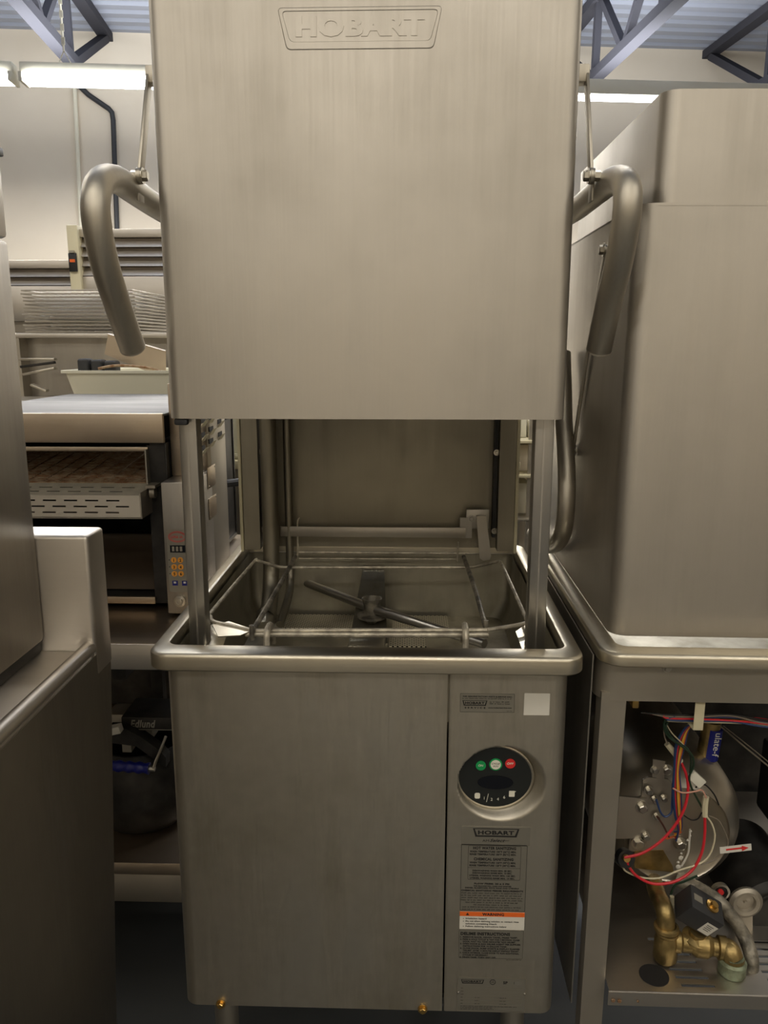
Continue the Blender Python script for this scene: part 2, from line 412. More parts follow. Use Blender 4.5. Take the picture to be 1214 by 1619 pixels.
# frame that stays when the hood is up
mb = MB()
for x0, x1 in ((-.279, -.252), (.247, .275)):
    mb2 = MB(); mb2.box(x0, x1, .06, .09, .80, 1.62, .003)
    mb2.box((x0+.012), (x0+.0145), .0592, .0605, .83, 1.62)
    mb2.build('guide_post', M['post'], DW)
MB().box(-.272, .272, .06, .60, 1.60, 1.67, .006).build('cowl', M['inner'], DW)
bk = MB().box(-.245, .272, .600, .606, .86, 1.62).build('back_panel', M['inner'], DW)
for sx, xr in ((-1, (-.290, -.256)), (1, (.252, .286))):
    m2 = MB(); m2.sheet([(xr[0], .585), (xr[0], .55), (xr[1], .55), (xr[1], .585)], .865, 1.55, .002) if sx > 0 else m2.sheet([(xr[0], .585), (xr[0], .55), (xr[1], .55), (xr[1], .585)], .865, 1.55, .002)
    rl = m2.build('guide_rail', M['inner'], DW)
    xs = -.2975 if sx < 0 else .2865
    MB().box(xs, xs+.0065, .545, .565, .862, 1.55, .001).build('guide_strip', M['cream'], rl, label='cream plastic strip along the rail')
    xe = -.253 if sx < 0 else .2465
    MB().box(*( (-.254, -.246) if sx < 0 else (.243, .250)), .572, .60, .89, 1.5).build('rail_gasket', M['rubber'], rl)
    for zz in (1.075, .905):
        MB().hexbolt((xe+.001, .570, zz), (0, -1, 0), .0045, .004).build('bolt', M['bolt'], rl)
# tank: outer panels
def cpath(x0, x1, r, back):                  # left front panel wraps the left corner
    return arc(x0+r, 0+r, r, 180, 270, 8)
ZB, ZT = .232, .842
mb = MB(); mb.sheet([(-.302, .61)] + cpath(-.302, 0, .022, .6) + [(.1225, 0), (.1225, .012)], ZB, ZT, .002)
front = mb.build('front_panel', M['body'], DW)
for px, py in ((349, 1587), (668, 1595)):
    p = atY(px, py, -.0005); MB().hexbolt(p, (0, -1, 0), .0055, .006).build('brass_bolt', M['brass'], front, label='rusty brass-coloured bolt at the foot of the panel')
OC, OR = (.2085, .6415), (.0642, .0595)
PC, PR = (.1988, .6450), (.0572, .0515)
def crater(x, z):
    ro = math.hypot((x-OC[0])/OR[0], (z-OC[1])/OR[1]); rp = math.hypot((x-PC[0])/PR[0], (z-PC[1])/PR[1])
    if ro >= 1.06: return 0
    a, b = max(1.06-ro, 0), max(rp-1, 0)
    t = a/(a+b+1e-9); t = t*t*(3-2*t); return .019*t
sp = [(.1255, .012), (.1255, .001)] + [(.1255+.1575*i/75, 0) for i in range(1, 76)] + arc(.281, .022, .022, -86, 0, 8) + [(.303, .15), (.303, .61)]
zl = [ZB+(.565-ZB)*i/12 for i in range(13)] + [.565+(.715-.565)*i/70 for i in range(1, 71)] + [.715+(ZT-.715)*i/4 for i in range(1, 5)]
mb = MB(); g = []
for (x, y) in sp:
    g.append([mb.v((x, y + (crater(x, z) if y < .004 else 0), z)) for z in zl])
for i in range(len(sp)-1):
    for j in range(len(zl)-1): mb.face([g[i][j], g[i+1][j], g[i+1][j+1], g[i][j+1]])
ctrl = mb.build('control_panel', M['body'], DW, ang=50)
def ell(cx, cz, a, b, y, n=48): return [Vector((cx+a*math.cos(2*PI*k/n), y, cz+b*math.sin(2*PI*k/n))) for k in range(n)]
mb = MB(); mb.use(M['rim']).tube(ell(PC[0], PC[1], PR[0]+.0008, PR[1]+.0008, .0155), .0026, 8, smooth=False, close=True); mb.build('bezel', None, ctrl)
YF = .0138
mb = MB(); mb.use(M['face']); mb.prism(ell(PC[0], PC[1], PR[0], PR[1], YF+.008), (0, -.008, 0))
mb.use(M['white'])
def fpx(px, py): return atY(px, py, YF-.0006)
for ch, px in (('1', 765.3), ('2', 777), ('4', 787), ('6', 797)):
    mb.text(ch, fpx(px, {'1':1264,'2':1266,'4':1265.5,'6':1262.5}[ch]), None, .0048, align='C')
a = fpx(769, 1268); b = fpx(772, 1255); mb.tube([a, b], .0004, 6, False)
p = fpx(754.5, 1258); mb.prism([Vector((q[0], p.y, q[1])) for q in rrect(p.x-.0042, p.x+.0042, p.z-.0048, p.z+.0048, .0025)], (0, -.0004, 0))
p = fpx(809, 1255); mb.prism([Vector((q[0], p.y, q[1])) for q in rrect(p.x-.0044, p.x+.0044, p.z-.005, p.z+.005, .001)], (0, -.0004, 0))
mb.box(p.x+.003, p.x+.0062, p.y-.0005, p.y, p.z+.0035, p.z+.0045)
face = mb.build('control_face', None, ctrl, label='black oval control plate with printed icons 1 / 2 4 6')
def button(px, py, r, col, txt, ring=None, sub=None, tcol=M['white']):
    c = fpx(px, py); m2 = MB()
    if ring: m2.use(ring).cyl(c+Vector((0, .0002, 0)), (0, -1, 0), r*1.28, .001, 28)
    m2.use(col).cyl(c, (0, -1, 0), r, .0014, 28); m2.use(tcol)
    m2.text(txt, c+Vector((0, -.0015, -.0012 if not sub else .0002)), r*(1.0 if len(txt) < 3 else 1.3) if not sub else r*1.55, .0036 if not sub else .0032, align='C', bold=.01, shear=.2)
    if sub: m2.text(sub, c+Vector((0, -.0015, -.0034)), r*1.0, .0022, align='C')
    return m2
# buttons belong to the plate: built as parts of the control panel
button(760, 1210, .0078, M['green'], 'ON').build('button', None, ctrl, label='green ON button')
button(783.5, 1208.5, .0078, M['white'], 'CYCLE', M['green'], '(RUN)', M['ink']).build('button', None, ctrl, label='white CYCLE button with green ring')
button(806.5, 1207, .0078, M['red'], 'OFF').build('button', None, ctrl, label='red OFF button')
c = fpx(783, 1237); MB().prism(ell(c.x, c.z, .0275, .0115, c.y+.0003, 36), (0, -.0008, 0)).build('display_window', M['screen'], ctrl)
# rim
RO, RI = rrect(-.3185, .3185, -.034, .640, .030, 7), rrect(-.294, .294, -.002, .614, .018, 7)
def rim_mesh(RO, RI, zt, dx=0, lip=.03):
    mb = MB(); n = len(RO); cx = sum(p[0] for p in RO)/n; cy = sum(p[1] for p in RO)/n
    def ringv(R_, z, k=0):                    # k: inset
        return [mb.v((p[0]+dx+(cx-p[0])/abs(cx-p[0]+1e-9)*k, p[1]+(cy-p[1])/abs(cy-p[1]+1e-9)*k, z)) for p in R_]
    lv = [ringv(RO, zt-lip, .008), ringv(RO, zt-lip, .0015), ringv(RO, zt-lip+.002), ringv(RO, zt-.0085), ringv(RO, zt-.0058, .0006), ringv(RO, zt-.0035, .0024), ringv(RO, zt-.0022, .005), ringv(RI, zt+.001, -.004), ringv(RI, zt, -.001), ringv(RI, zt-.003), ringv(RI, zt-.03)]
    for A, B in zip(lv, lv[1:]):
        for i in range(n): j = (i+1)%n; mb.face([A[i], A[j], B[j], B[i]])
    return mb
rim_mesh(RO, RI, .862, lip=.029).build('tank_rim', M['rim'], DW, ang=28)
# tank inside
mb = MB(); R2 = rrect(-.290, .290, .005, .600, .018, 5); R3 = rrect(-.27, .27, .03, .60, .03, 5)
L1 = [mb.v((p[0], p[1], .845)) for p in R2]; L2 = [mb.v((p[0]*.985, p[1], .74)) for p in R2]; L3 = [mb.v((p[0], p[1], .70)) for p in R3]
n = len(R2)
for A, B in ((L1, L2), (L2, L3)):
    for i in range(n): j = (i+1)%n; mb.face([A[i], A[j], B[j], B[i]])
mb.face(L3)
tank = mb.build('tank', M['tank'], DW)
for nm, (a, b) in enumerate((((-.205, .50), (-.055, .585)), ((.03, .50), (.15, .585)), ((.025, .40), (.10, .47)))):
    MB().box(a[0], b[0], a[1], b[1], .703, .707).build('strainer_screen', M['perf'], tank, label='perforated strainer screen in the tank floor')
MB().box(-.25, .22, .03, .30, .705, .712, .002).build('strainer_pan', M['tank'], tank)
m2 = MB(); m2.hexa([(-.055,.40,.703),(.022,.40,.703),(.012,.606,.703),(-.040,.606,.703),(-.055,.40,.712),(.022,.40,.712),(.008,.606,.822),(-.036,.606,.822)])
m2.box(-.052, .018, .03, .42, .703, .735, .004)
man = m2.build('wash_manifold', M['tank'], DW)
MB().box(-.278, -.258, .034, .046, 1.184, 1.194, .003).build('bumper', M['rubber'], hood)
# spray arm
hub = atZ(588, 962, .77); e1 = atZ(455, 910, .775); e2 = atZ(766, 1018, .775)
mb = MB(); mb.lathe([(0, -.03), (.010, -.03), (.012, -.022), (.030, -.018), (.030, -.013), (.016, -.010), (.017, .008), (.021, .022), (.018, .022), (.013, .006), (0, .004)], hub, (0, 0, 1), 28)
mb.lathe([(0, -.034), (.006, -.034), (.006, -.028), (0, -.028)], hub+Vector((0, -.03, -.004)), (0, 0, 1), 6)
sa = mb.build('spray_arm_hub', M['dirty'], DW)
for a, b in ((hub, e1), (hub, e2)):
    d = (b-a).normalized(); MB().tube([a+d*.012, b], [.0095, .0085], 14, False).build('spray_arm', M['post'], sa)
# pipes at the back left of the chamber
mb = MB(); mb.tube([(-.232,.545,1.6),(-.232,.545,1.2),(-.232,.545,.90),(-.232,.53,.80),(-.228,.47,.755),(-.222,.38,.745)], .0175, 18, sub=8)
mb.lathe([(.019,0),(.0215,.003),(.0215,.016),(.019,.02)], (-.228,.45,.752), (.05,-1,-.1), 18)
mb.build('wash_pipe', M['inner'], DW)
mb = MB(); mb.tube([(-.196,.57,1.6),(-.196,.57,.90),(-.196,.57,.83),(-.194,.54,.775),(-.20,.44,.735)], .0085, 14, sub=8)
mb.build('rinse_pipe', M['inner'], DW)
# rack track of wire
mb = MB()
W = lambda px, py, z=.85: atZ(px, py, z)
mb.tube([W(333,975),W(338,983),W(372,991),W(402,997),W(420,997)], .0036, 8, sub=4)
mb.tube([W(420,997), W(770,996)], .0036, 8, False)
mb.tube([W(770,996), W(790,993), W(815,989), W(832,985)], .0036, 8, sub=4)
mb.tube([W(333,975), W(334,968), W(400,890), W(405,887), W(412,888), W(440,896), W(460,897)], .0034, 8, sub=4)
mb.tube([W(455,897), W(735,897)], .0034, 8, False)
mb.tube([W(735,897), W(755,895), W(784,888), W(791,889), W(795,896), W(829,972), W(832,985)], .0034, 8, sub=4)
trk = mb.build('rack_track', M['lime'], DW)
mb = MB(); mb.tube([W(388,1003,.845), W(580,1004,.845), W(772,1004,.845)], .0044, 10, False)
for x in (425, 735):
    p = W(x, 1000, .85); mb.tube([p+Vector((0,.035,-.03)), p+Vector((0,.02,.003)), p+Vector((0,.0,.009)), p+Vector((0,-.02,.0)), p+Vector((0,-.025,-.06))], .0052, 10, sub=5)
mb.build('track_front_bar', M['lime'], trk)
for a, b, c in (((398,1000),(442,925),(467,880)), ((768,992),(752,935),(733,880))):
    mb = MB(); mb.tube([W(*a,.852), W(*b,.852), W(*c,.86)], .0044, 10, sub=4); 
    p = W(*a,.852); mb.tube([p+Vector((0,0,-.012)), p+Vector((0,0,.012))], .004, 8, False)
    mb.build('track_side_bar', M['dirty'], trk)
mb = MB(); mb.tube([atY(470,873,.57), atY(735,875,.57)], .0028, 8, False); mb.tube([atY(473,883,.575), atY(725,884,.575)], .0016, 8, False)
mb.tube([atY(467,888,.565), atY(471,870,.565), atY(470,828,.565), atY(474,819,.57)], .002, 8, sub=4)
mb.tube([atY(723,888,.565), atY(724,857,.565)], .0022, 8, False)
mb.build('rear_wire', M['lime'], trk)
# hinge bar and lever plates on the back wall
mb = MB(); a = atY(443, 832, .565); b = atY(736, 850, .565); mb.box(a.x, b.x, .562, .566, b.z, a.z, .001)
bar = mb.build('drip_bar', M['hood'], DW)
mb = MB(); a = atY(737, 805, .57); b = atY(773, 836, .57); mb.box(a.x, b.x, .568, .572, b.z, a.z, .0015)
mb.box(atY(727,824,.57).x, atY(746,824,.57).x, .566, .570, atY(727,850,.57).z, atY(727,818,.57).z)
for px in (745, 763): mb.hexbolt(atY(px, 820, .567), (0,-1,0), .005, .004)
mb.build('lever_bracket', M['post'], DW)
P = [atY(*q, .56) for q in ((753,815),(768,815),(776,878),(774,884),(764,886),(758,882))]
MB().prism(P, (0,-.004,0)).build('lever', M['hood'], DW)
# bent corner tabs below the posts
P = [atZ(*q, .835) for q in ((328,992),(345,985),(363,990),(352,1026),(322,1027))]
mb = MB(); mb.prism(P, (0,0,.002))
P = [atZ(*q, .848) for q in ((336,990),(362,984),(402,997),(380,1006),(345,1008))]; mb.prism(P, (0,0,.002)); mb.build('corner_tab', M['rim'], DW)
P = [atZ(*q, .835) for q in ((815,1000),(838,984),(845,1028),(825,1028))]
MB().prism(P, (0,0,.002)).build('corner_tab', M['rim'], DW)
# legs
for x in (-.245, .245):
    for y in (.05, .56):
        MB().lathe([(0,0),(.022,0),(.022,.012),(.015,.03),(.020,.05),(.020,ZB+.02),(0,ZB+.02)], (x,y,0), (0,0,1), 18).build('leg', M['tube'], DW)
MB().box(-.298, .298, .03, .605, ZB-.002, ZB+.006).build('base_frame', M['iron'], DW)
MB().box(-.30, .30, .606, .611, ZB, .845).build('rear_panel', M['side'], DW)

# handles and links
def handle(parent, x, pix, r=.0185, name='handle'):
    P = [atX(px, py, x) for px, py in pix]
    mb = MB(); P0 = P[0] + (P[0]-P[1]).normalized()*.0
    mb.tube(P, r, 20, sub=8)
    e = P[-1]; d = (P[-1]-P[-2]).normalized(); mb.lathe([(r*.98,0),(r*1.02,.002),(r*.9,.004),(0,.005)], e, d, 20)
    return mb.build(name, M['tube'], parent)
hl = handle(DW, -.330, [(268,340),(240,322),(208,300),(186,285),(165,284),(153,303),(152,345),(165,415),(187,485),(209,548)], .0182)
hr = handle(DW, .338, [(893,343),(915,328),(945,303),(968,286),(985,286),(992,303),(990,345),(978,415),(962,480),(947,550)], .0182)
def link(parent, x, p0, p1, wd, bolt_side):
    a = atX(*p0, x); b = atX(*p1, x); d = (b-a).normalized(); s_ = Vector((0, 1, 0)) - d*d.y; s_.normalize()
    mb = MB(); mb.obox((a+b)/2, (1,0,0), s_, d, .0022, wd, (b-a).length/2, .001)
    mb.lathe([(0,-.0022),(wd*1.25,-.0022),(wd*1.25,.0022),(0,.0022)], a, (1,0,0), 18)
    l = mb.build('link_bar', M['tube'], parent)
    m2 = MB(); m2.hexbolt(a+Vector((bolt_side*.0025,0,0)), (bolt_side,0,0), .0075, .007); m2.hexbolt(a-Vector((bolt_side*.0025,0,0)), (-bolt_side,0,0), .0075, .010); m2.build('bolt', M['bolt'], l)
    return l
link(DW, -.309, (222,278), (236,120), .009, 1)
link(DW, .309, (934,278), (927,118), .009, -1)
mb = MB(); a = atX(222,278,-.314); mb.box(a.x-.003, a.x, a.y-.012, a.y+.012, a.z-.035, a.z+.008, .001); mb.build('clevis', M['tube'], hl)
mb = MB(); a = atX(934,278,.314); mb.box(a.x, a.x+.003, a.y-.012, a.y+.012, a.z-.035, a.z+.008, .001); mb.build('clevis', M['tube'], hr)
# hood brackets for the links
for sx, px, py in ((-1,236,120),(1,927,118)):
    a = atX(px, py, sx*.309); MB().box(min(sx*.286, sx*.312), max(sx*.286, sx*.312), a.y-.01, a.y+.012, a.z-.012, a.z+.012, .002).build('link_bracket', M['tube'], hood)

# ------------------------------------------------------------------ labels
def lab(px0, py0, px1, py1, y=0):
    a = atY(px0, py0, y); b = atY(px1, py1, y); return a.x, b.x, b.z, a.z
def micro(mb, x0, x1, z, h, y, seed, align='L'):     # a line of print too small to read
    rd = random.Random(seed); x = x0
    while x < x1-h:
        wd = rd.uniform(1.5, 5)*h
        wd = min(wd, x1-x); n = max(1, int(wd/(h*.62)))
        for k in range(n):
            xa = x+k*h*.62; t = rd.random()
            if t < .4: mb.box(xa, xa+h*.45, y-.0001, y, z, z+h*.28); mb.box(xa+h*.1, xa+h*.25, y-.0001, y, z+h*.3, z+h)
            else: mb.box(xa, xa+h*.2, y-.0001, y, z, z+h); mb.box(xa+h*.3, xa+h*.45, y-.0001, y, z+(.0 if t < .7 else .4)*h, z+h*(.6 if t<.7 else 1))
        x += wd + h*.5
def frame(mb, x0, x1, z0, z1, y, t=.0004, rr=.002):
    O = [Vector((p[0], y, p[1])) for p in rrect(x0, x1, z0, z1, rr, 3)]; I = [Vector((p[0], y, p[1])) for p in rrect(x0+t, x1-t, z0+t, z1-t, rr*.8, 3)]
    ring_prism(mb, O, I, (0, -.0001, 0))
def hob_logo(mb, x0, x1, z0, z1, y):
    hw = x1-x0; t = (z1-z0)*.11; ins = hw*.035
    P = [(x0,z1),(x1,z1),(x1-ins*1.6,z0),(x0+ins*1.6,z0)]; Q = [(x0+t*1.7,z1-t*.8),(x1-t*1.7,z1-t*.8),(x1-ins*1.6-t*1.6,z0+t*1.6),(x0+ins*1.6+t*1.6,z0+t*1.6)]
    ring_prism(mb, [Vector((a,y,b)) for a,b in P], [Vector((a,y,b)) for a,b in Q], (0,-.0001,0))
    mb.text('HOBART', ((x0+x1)/2, y, z0+(z1-z0)*.30), hw*.78, (z1-z0)*.44, depth=.0001, bold=.045, align='C')
def rline(mb, s, x0, x1, z, h, y, align='C', bold=.045):
    mb.text(s, ((x0+x1)/2 if align == 'C' else x0, y, z), x1-x0, h, depth=.0001, bold=bold, align=align)
def rplate(mb, x0, x1, z0, z1, y=-.0002, rr=.002, t=.0005):
    mb.prism([Vector((p[0], y, p[1])) for p in rrect(x0, x1, z0, z1, rr, 3)], (0, t, 0))
YL = -.0006
# service sticker
x0, x1, z0, z1 = .1415, .2225, .7595, .7895
mb = MB(); mb.use(M['plate2']); rplate(mb, x0, x1, z0, z1, YL+.0003); mb.use(M['ink']); frame(mb, x0, x1, z0, z1, YL+.0002, rr=.001)
rline(mb, 'FOR GENUINE FACTORY PARTS & SERVICE CALL', x0+.004, x1-.004, .7838, .0020, YL)
micro(mb, x0+.003, x1-.003, .7808, .0015, YL, 3)
hob_logo(mb, x0+.0035, x0+.0405, .7700, .7785, YL); rline(mb, 'S E R V I C E', x0+.007, x0+.038, .7655, .0024, YL)
micro(mb, x0+.044, x1-.006, .7755, .0018, YL, 4); micro(mb, x0+.044, x1-.006, .7725, .0018, YL, 5); rline(mb, 'www.hobartservice.com', x0+.042, x1-.004, .7662, .0018, YL)
micro(mb, x1-.011, x1-.003, .7615, .0009, YL, 6)
mb.build('service_sticker', None, ctrl, label='small foil sticker reading HOBART SERVICE')
a = lab(829, 1096, 868, 1131); mb = MB(); rplate(mb, a[0], a[1], a[2], a[3], YL+.0003, .0008); mb.build('blank_sticker', M['paper'], ctrl, label='blank white paper sticker')
# main instruction label
x0, x1 = .1475, .2505
mb = MB(); mb.use(M['plate2']); rplate(mb, .1478, .2540, .5365, .5690, YL+.0003); rplate(mb, x0, x1, .4200, .5380, YL+.0003, .001); mb.use(M['ink'])
hob_logo(mb, .1655, .2370, .5515, .5660, YL)
rline(mb, 'AM', .1805, .1905, .5430, .0040, YL, bold=0); mb.text('Select', (.192, YL, .5432), .0235, .0050, depth=.0001, shear=.45, bold=.02); mb.box(.214, .222, YL-.0001, YL, .5452, .5457)
frame(mb, x0+.0008, x1, .4200, .5378, YL, .0005); frame(mb, x0+.0115, x1-.0095, .4762, .5360, YL, .0004)
TX = [('HOT WATER SANITIZING', .019, .0855, .5320, .0045), ('WASH TEMPERATURE 150\u00b0F (66\u00b0C) MIN.', .014, .0860, .5270, .0030), ('RINSE TEMPERATURE 180\u00b0F (82\u00b0C) MIN.', .014, .0860, .5230, .0030),
      ('CHEMICAL SANITIZING', .0205, .0820, .5145, .0045), ('WASH TEMPERATURE 120\u00b0F (49\u00b0C) MIN.', .014, .0860, .5098, .0030), ('RINSE TEMPERATURE 120\u00b0F (49\u00b0C) MIN.', .014, .0860, .5058, .0030),
      ('DISHWASHING WASH MIN. 38 SEC.', .019, .0805, .4985, .0026), ('DISHWASHING RINSE MIN. 10 SEC.', .019, .0805, .4948, .0026), ('UTENSIL WASHING WASH MIN. 120 SEC.', .014, .0860, .4905, .0026), ('UTENSIL WASHING RINSE MIN. 14 SEC.', .015, .0850, .4868-.004, .0026),
      ('FLOW PRESS. 20 \u00b1 5 PSI', .022, .0770, .4655, .0026), ('THIS MACHINE WILL WASH AND SANITIZE', .021, .0800, .4620, .0020), ('DISHES, GLASSWARE, POTS, PANS AND UTENSILS', .008, .0920, .4590, .0021),
      ('CHEMICAL SANITIZING FEEDER REQUIREMENTS', .002, .0990, .4548, .0026)]
off = 0
TX[9] = ('UTENSIL WASHING RINSE MIN. 14 SEC.', .015, .0850, .4868-.0142+.010, .0026)
zz = [.5298,.5243,.5195,.5105,.5050,.5000,.4910,.4868,.4823,.4778,.4680,.4640,.4606,.4556]
for i, (s_, a, b, z, h) in enumerate(TX):
    rline(mb, s_, x0+a, x0+b, zz[i], h, YL)
mb.box(x0+.0115, x1-.0095, YL-.0001, YL, .4971, .4974)
for k in range(8):
    z = .4514-.0042*k
    ind = (.002, .002, .002, .002, .009, .022, .004, .004)[k]
    micro(mb, x0+ind, x1-ind-.002, z, .0019, YL, 20+k)
mb.build('instruction_label', None, ctrl, label='foil label headed HOBART AM Select with sanitizing temperatures')
mb = MB(); mb.use(M['paper']); rplate(mb, x0+.0005, x1, .3868, .4185, YL+.0003, .001)
mb.use(M['orange']).box(x0+.0005, x1, YL+.0000, YL+.0003, .4105, .4185); mb.use(M['ink'])
rline(mb, 'WARNING', x0+.036, x0+.0705, .4122, .0046, YL, bold=.05)
mb.prism([Vector((x0+.010, YL, .4122)), Vector((x0+.0155, YL, .4122)), Vector((x0+.01275, YL, .4170))], (0,-.0001,0))
for s_, b, z in (('Inhalation hazard', .043, .4052), ('Do not allow deliming solution to contact rinse', .094, .4003), ('solution containing bleach', .059, .3957), ('Follow deliming instructions below', .075, .3910)):
    rline(mb, s_, x0+.010, x0+b, z, .0027, YL, 'L', .025)
for z in (.406, .4012, .392): mb.cyl((x0+.0065, YL, z), (0,-1,0), .0007, .0001, 8)
mb.build('warning_label', None, ctrl, label='orange and white WARNING label')
mb = MB(); mb.use(M['plate2']); rplate(mb, x0, x1-.0005, .3335, .3862, YL+.0003, .002); mb.use(M['ink']); frame(mb, x0, x1-.0005, .3335, .3862, YL+.0002)
rline(mb, 'DELIME INSTRUCTIONS', x0+.0025, x0+.0810, .3763, .0050, YL, 'L', .05)
DL = ['1. REMOVE RACK, DRAIN TANK, PRESS "OFF".', '2. PRESS & HOLD "CYCLE" & "ON" FOR 3 SECONDS. CLOSE', '    DOOR, WAIT TILL TANK INDICATES "ADD DELIME".', '3. OPEN DOOR & ADD DELIME AGENT PER SUPPLIER', '    INSTRUCTIONS FOR 14 GALLON TANK.',
      '4. CLOSE DOOR, PUMP STARTS & DISPLAY FLASHES', '    "DELIME". AFTER 12 MINUTES DISPLAY SIGNALS "DRAIN".', '5. CHECK INTERIOR, CLOSE DOOR TO RUN ADDITIONAL', '    CYCLES IF NECESSARY.', '6. DRAIN TANK, TURN UNIT OFF.']
DW_ = [.0935,.0965,.0905,.0985,.077,.097,.0965,.0965,.0475,.060]
for k, s_ in enumerate(DL):
    t = s_.strip(); x = x0+(.002 if s_[0] != ' ' else .0065)
    rline(mb, t, x, x0+DW_[k], .3711-.00413*k, .0026, YL, 'L', .045)
micro(mb, x1-.027, x1-.002, .3312, .0012, YL, 40)
mb.build('delime_label', None, ctrl, label='foil label headed DELIME INSTRUCTIONS')
# rating plate
x0, x1, z0, z1 = .1475, .2565, .2345, .2965
mb = MB(); mb.use(M['rim']); frame(mb, x0-.0012, x1+.0012, z0-.001, z1+.0012, -.0002, .0012, .002)
mb.use(M['plate2']); rplate(mb, x0, x1, z0, z1, YL+.0003); mb.use(M['ink'])
hob_logo(mb, x0+.005, x0+.042, .2860, .2935, YL)
mb.use(M['plate'])
for cx, t_ in ((.061,'UL'), (.080,'CSA'), (.096,'NSF')):
    if t_ == 'NSF': mb.cyl((x0+cx, YL, .2885), (0,-1,0), .0052, .0001, 20)
mb.use(M['ink'])
mb.tube([Vector((x0+.056+.0045*math.cos(2*PI*k/20), YL, .2895+.0045*math.sin(2*PI*k/20))) for k in range(20)], .0004, 6, False, close=True)
mb.text('UL', (x0+.056, YL, .288), None, .004, depth=.0001, align='C'); mb.text('SP', (x0+.0765, YL, .2865), None, .005, depth=.0001, bold=.04, align='C'); mb.text('NSF', (x0+.0945, YL, .2868), None, .0035, depth=.0001, bold=.03, align='C')
mb.use(M['dull'])
for k in range(6):
    frame(mb, x0+.004, x1-.005, .2795-.0058*k-.0046, .2795-.0058*k, YL, .0003, .0003)
mb.use(M['ink'])
for k in range(6):
    micro(mb, x0+.005, x0+.010, .2795-.0058*k-.003, .0013, YL, 60+k)
    if k > 2: micro(mb, x0+.028, x0+.036, .2795-.0058*k-.003, .0013, YL, 70+k); micro(mb, x0+.068, x0+.08, .2795-.0058*k-.003, .0013, YL, 80+k)
for k in range(3): micro(mb, x0+.005, x1-(.012 if k == 0 else .05), .2425-.0028*k, .0014, YL, 90+k)
mb.use(M['bolt'])
for x in (x0+.001, x1-.001): mb.lathe([(0,0),(.0022,0),(.0015,.0014),(0,.0018)], (x, YL+.0003, .268), (0,-1,0), 12)
mb.build('rating_plate', None, ctrl, label='riveted metal rating plate near the bottom')

# ------------------------------------------------------------------ second dishwasher (closed, front cover off)
D2 = thing('dishwasher', 'stainless dishwasher at right, hood closed, base open showing wires and round tank', 'dishwasher', (.66, .3, 0))
X0 = .336
HL, HR2 = .362, .965
mb = MB(); r = .026
path = [(HL, .60)] + arc(HL+r, .035+r, r, 180, 270, 8) + arc(HR2-r, .035+r, r, -90, 0, 8) + [(HR2, .60)]
mb.sheet(path, .868, 1.484, .0025); h2 = mb.build('hood', M['hood'], D2)
r = .024; cl = .390
mb = MB(); pp = [Vector((p[0], p[1], 1.480)) for p in rrect(cl-.002, HR2-.02, .045, .60, r, 6)]; mb.prism(pp, (0,0,.148))
pp = [Vector((p[0], p[1], 1.4805)) for p in rrect(cl-.028, HR2-.0, .0345, .60, .028, 6)]; mb.prism(pp, (0,0,.0035))
mb.build('cowl', M['hood'], D2, ang=25)
# rim, skirt
RO2, RI2 = [(p[0]+.6545, p[1]) for p in rrect(-.3185, .3185, -.030, .640, .034, 7)], [(p[0]+.6545, p[1]) for p in rrect(-.290, .290, -.002, .614, .018, 7)]
rim_mesh(RO2, RI2, .866, lip=.022).build('tank_rim', M['rim'], D2, ang=28)
mb = MB(); sk = [(X0+.004, .60)] + arc(X0+.004+.03, .002+.03, .03, 180, 270, 8) + [(.97, .002)]
mb.sheet(sk, .778, .848, .002); mb.build('tank_skirt', M['dull'], D2)
p = atY(1049, 1058, 0); MB().hexbolt((p.x, .001, p.z), (0,-1,0), .0045, .005).build('bolt', M['bolt'], D2)
MB().box(.37, .94, .02, .605, .790, .80).build('tank', M['tank'], D2)
m2 = MB(); a = atY(1000, 1118, .0); m2.box(a.x-.004, a.x+.006, .004, .03, .765, .785, .002); m2.build('clip', M['brass'], D2, label='small brass clip under the skirt')
# frame
mb = MB(); mb.hexa([(.347,.004,.10),(.382,.004,.10),(.382,.035,.10),(.347,.035,.10),(.347,.004,.79),(.384,.004,.79),(.384,.035,.79),(.347,.035,.79)]); mb.build('corner_post', M['dull'], D2)
MB().lathe([(0,0),(.022,0),(.022,.012),(.015,.03),(.019,.05),(.019,.105),(0,.105)], (.363,.022,0), (0,0,1), 18).build('leg', M['tube'], D2)
MB().lathe([(0,0),(.022,0),(.022,.012),(.015,.03),(.019,.05),(.019,.105),(0,.105)], (.93,.022,0), (0,0,1), 18).build('leg', M['tube'], D2)
for y in (.56,):
    for x in (.37, .93): MB().cyl((x,y,0),(0,0,1),.019,.28).build('leg', M['tube'], D2)
MB().box(.94, .965, .004, .035, .10, .79, .001).build('corner_post', M['dull'], D2)
MB().box(X0-.004, X0-.002, .012, .60, .24, .846).build('side_panel', M['side'], D2)
MB().box(X0, .965, .60, .604, .24, .80).build('rear_panel', M['iron'], D2)
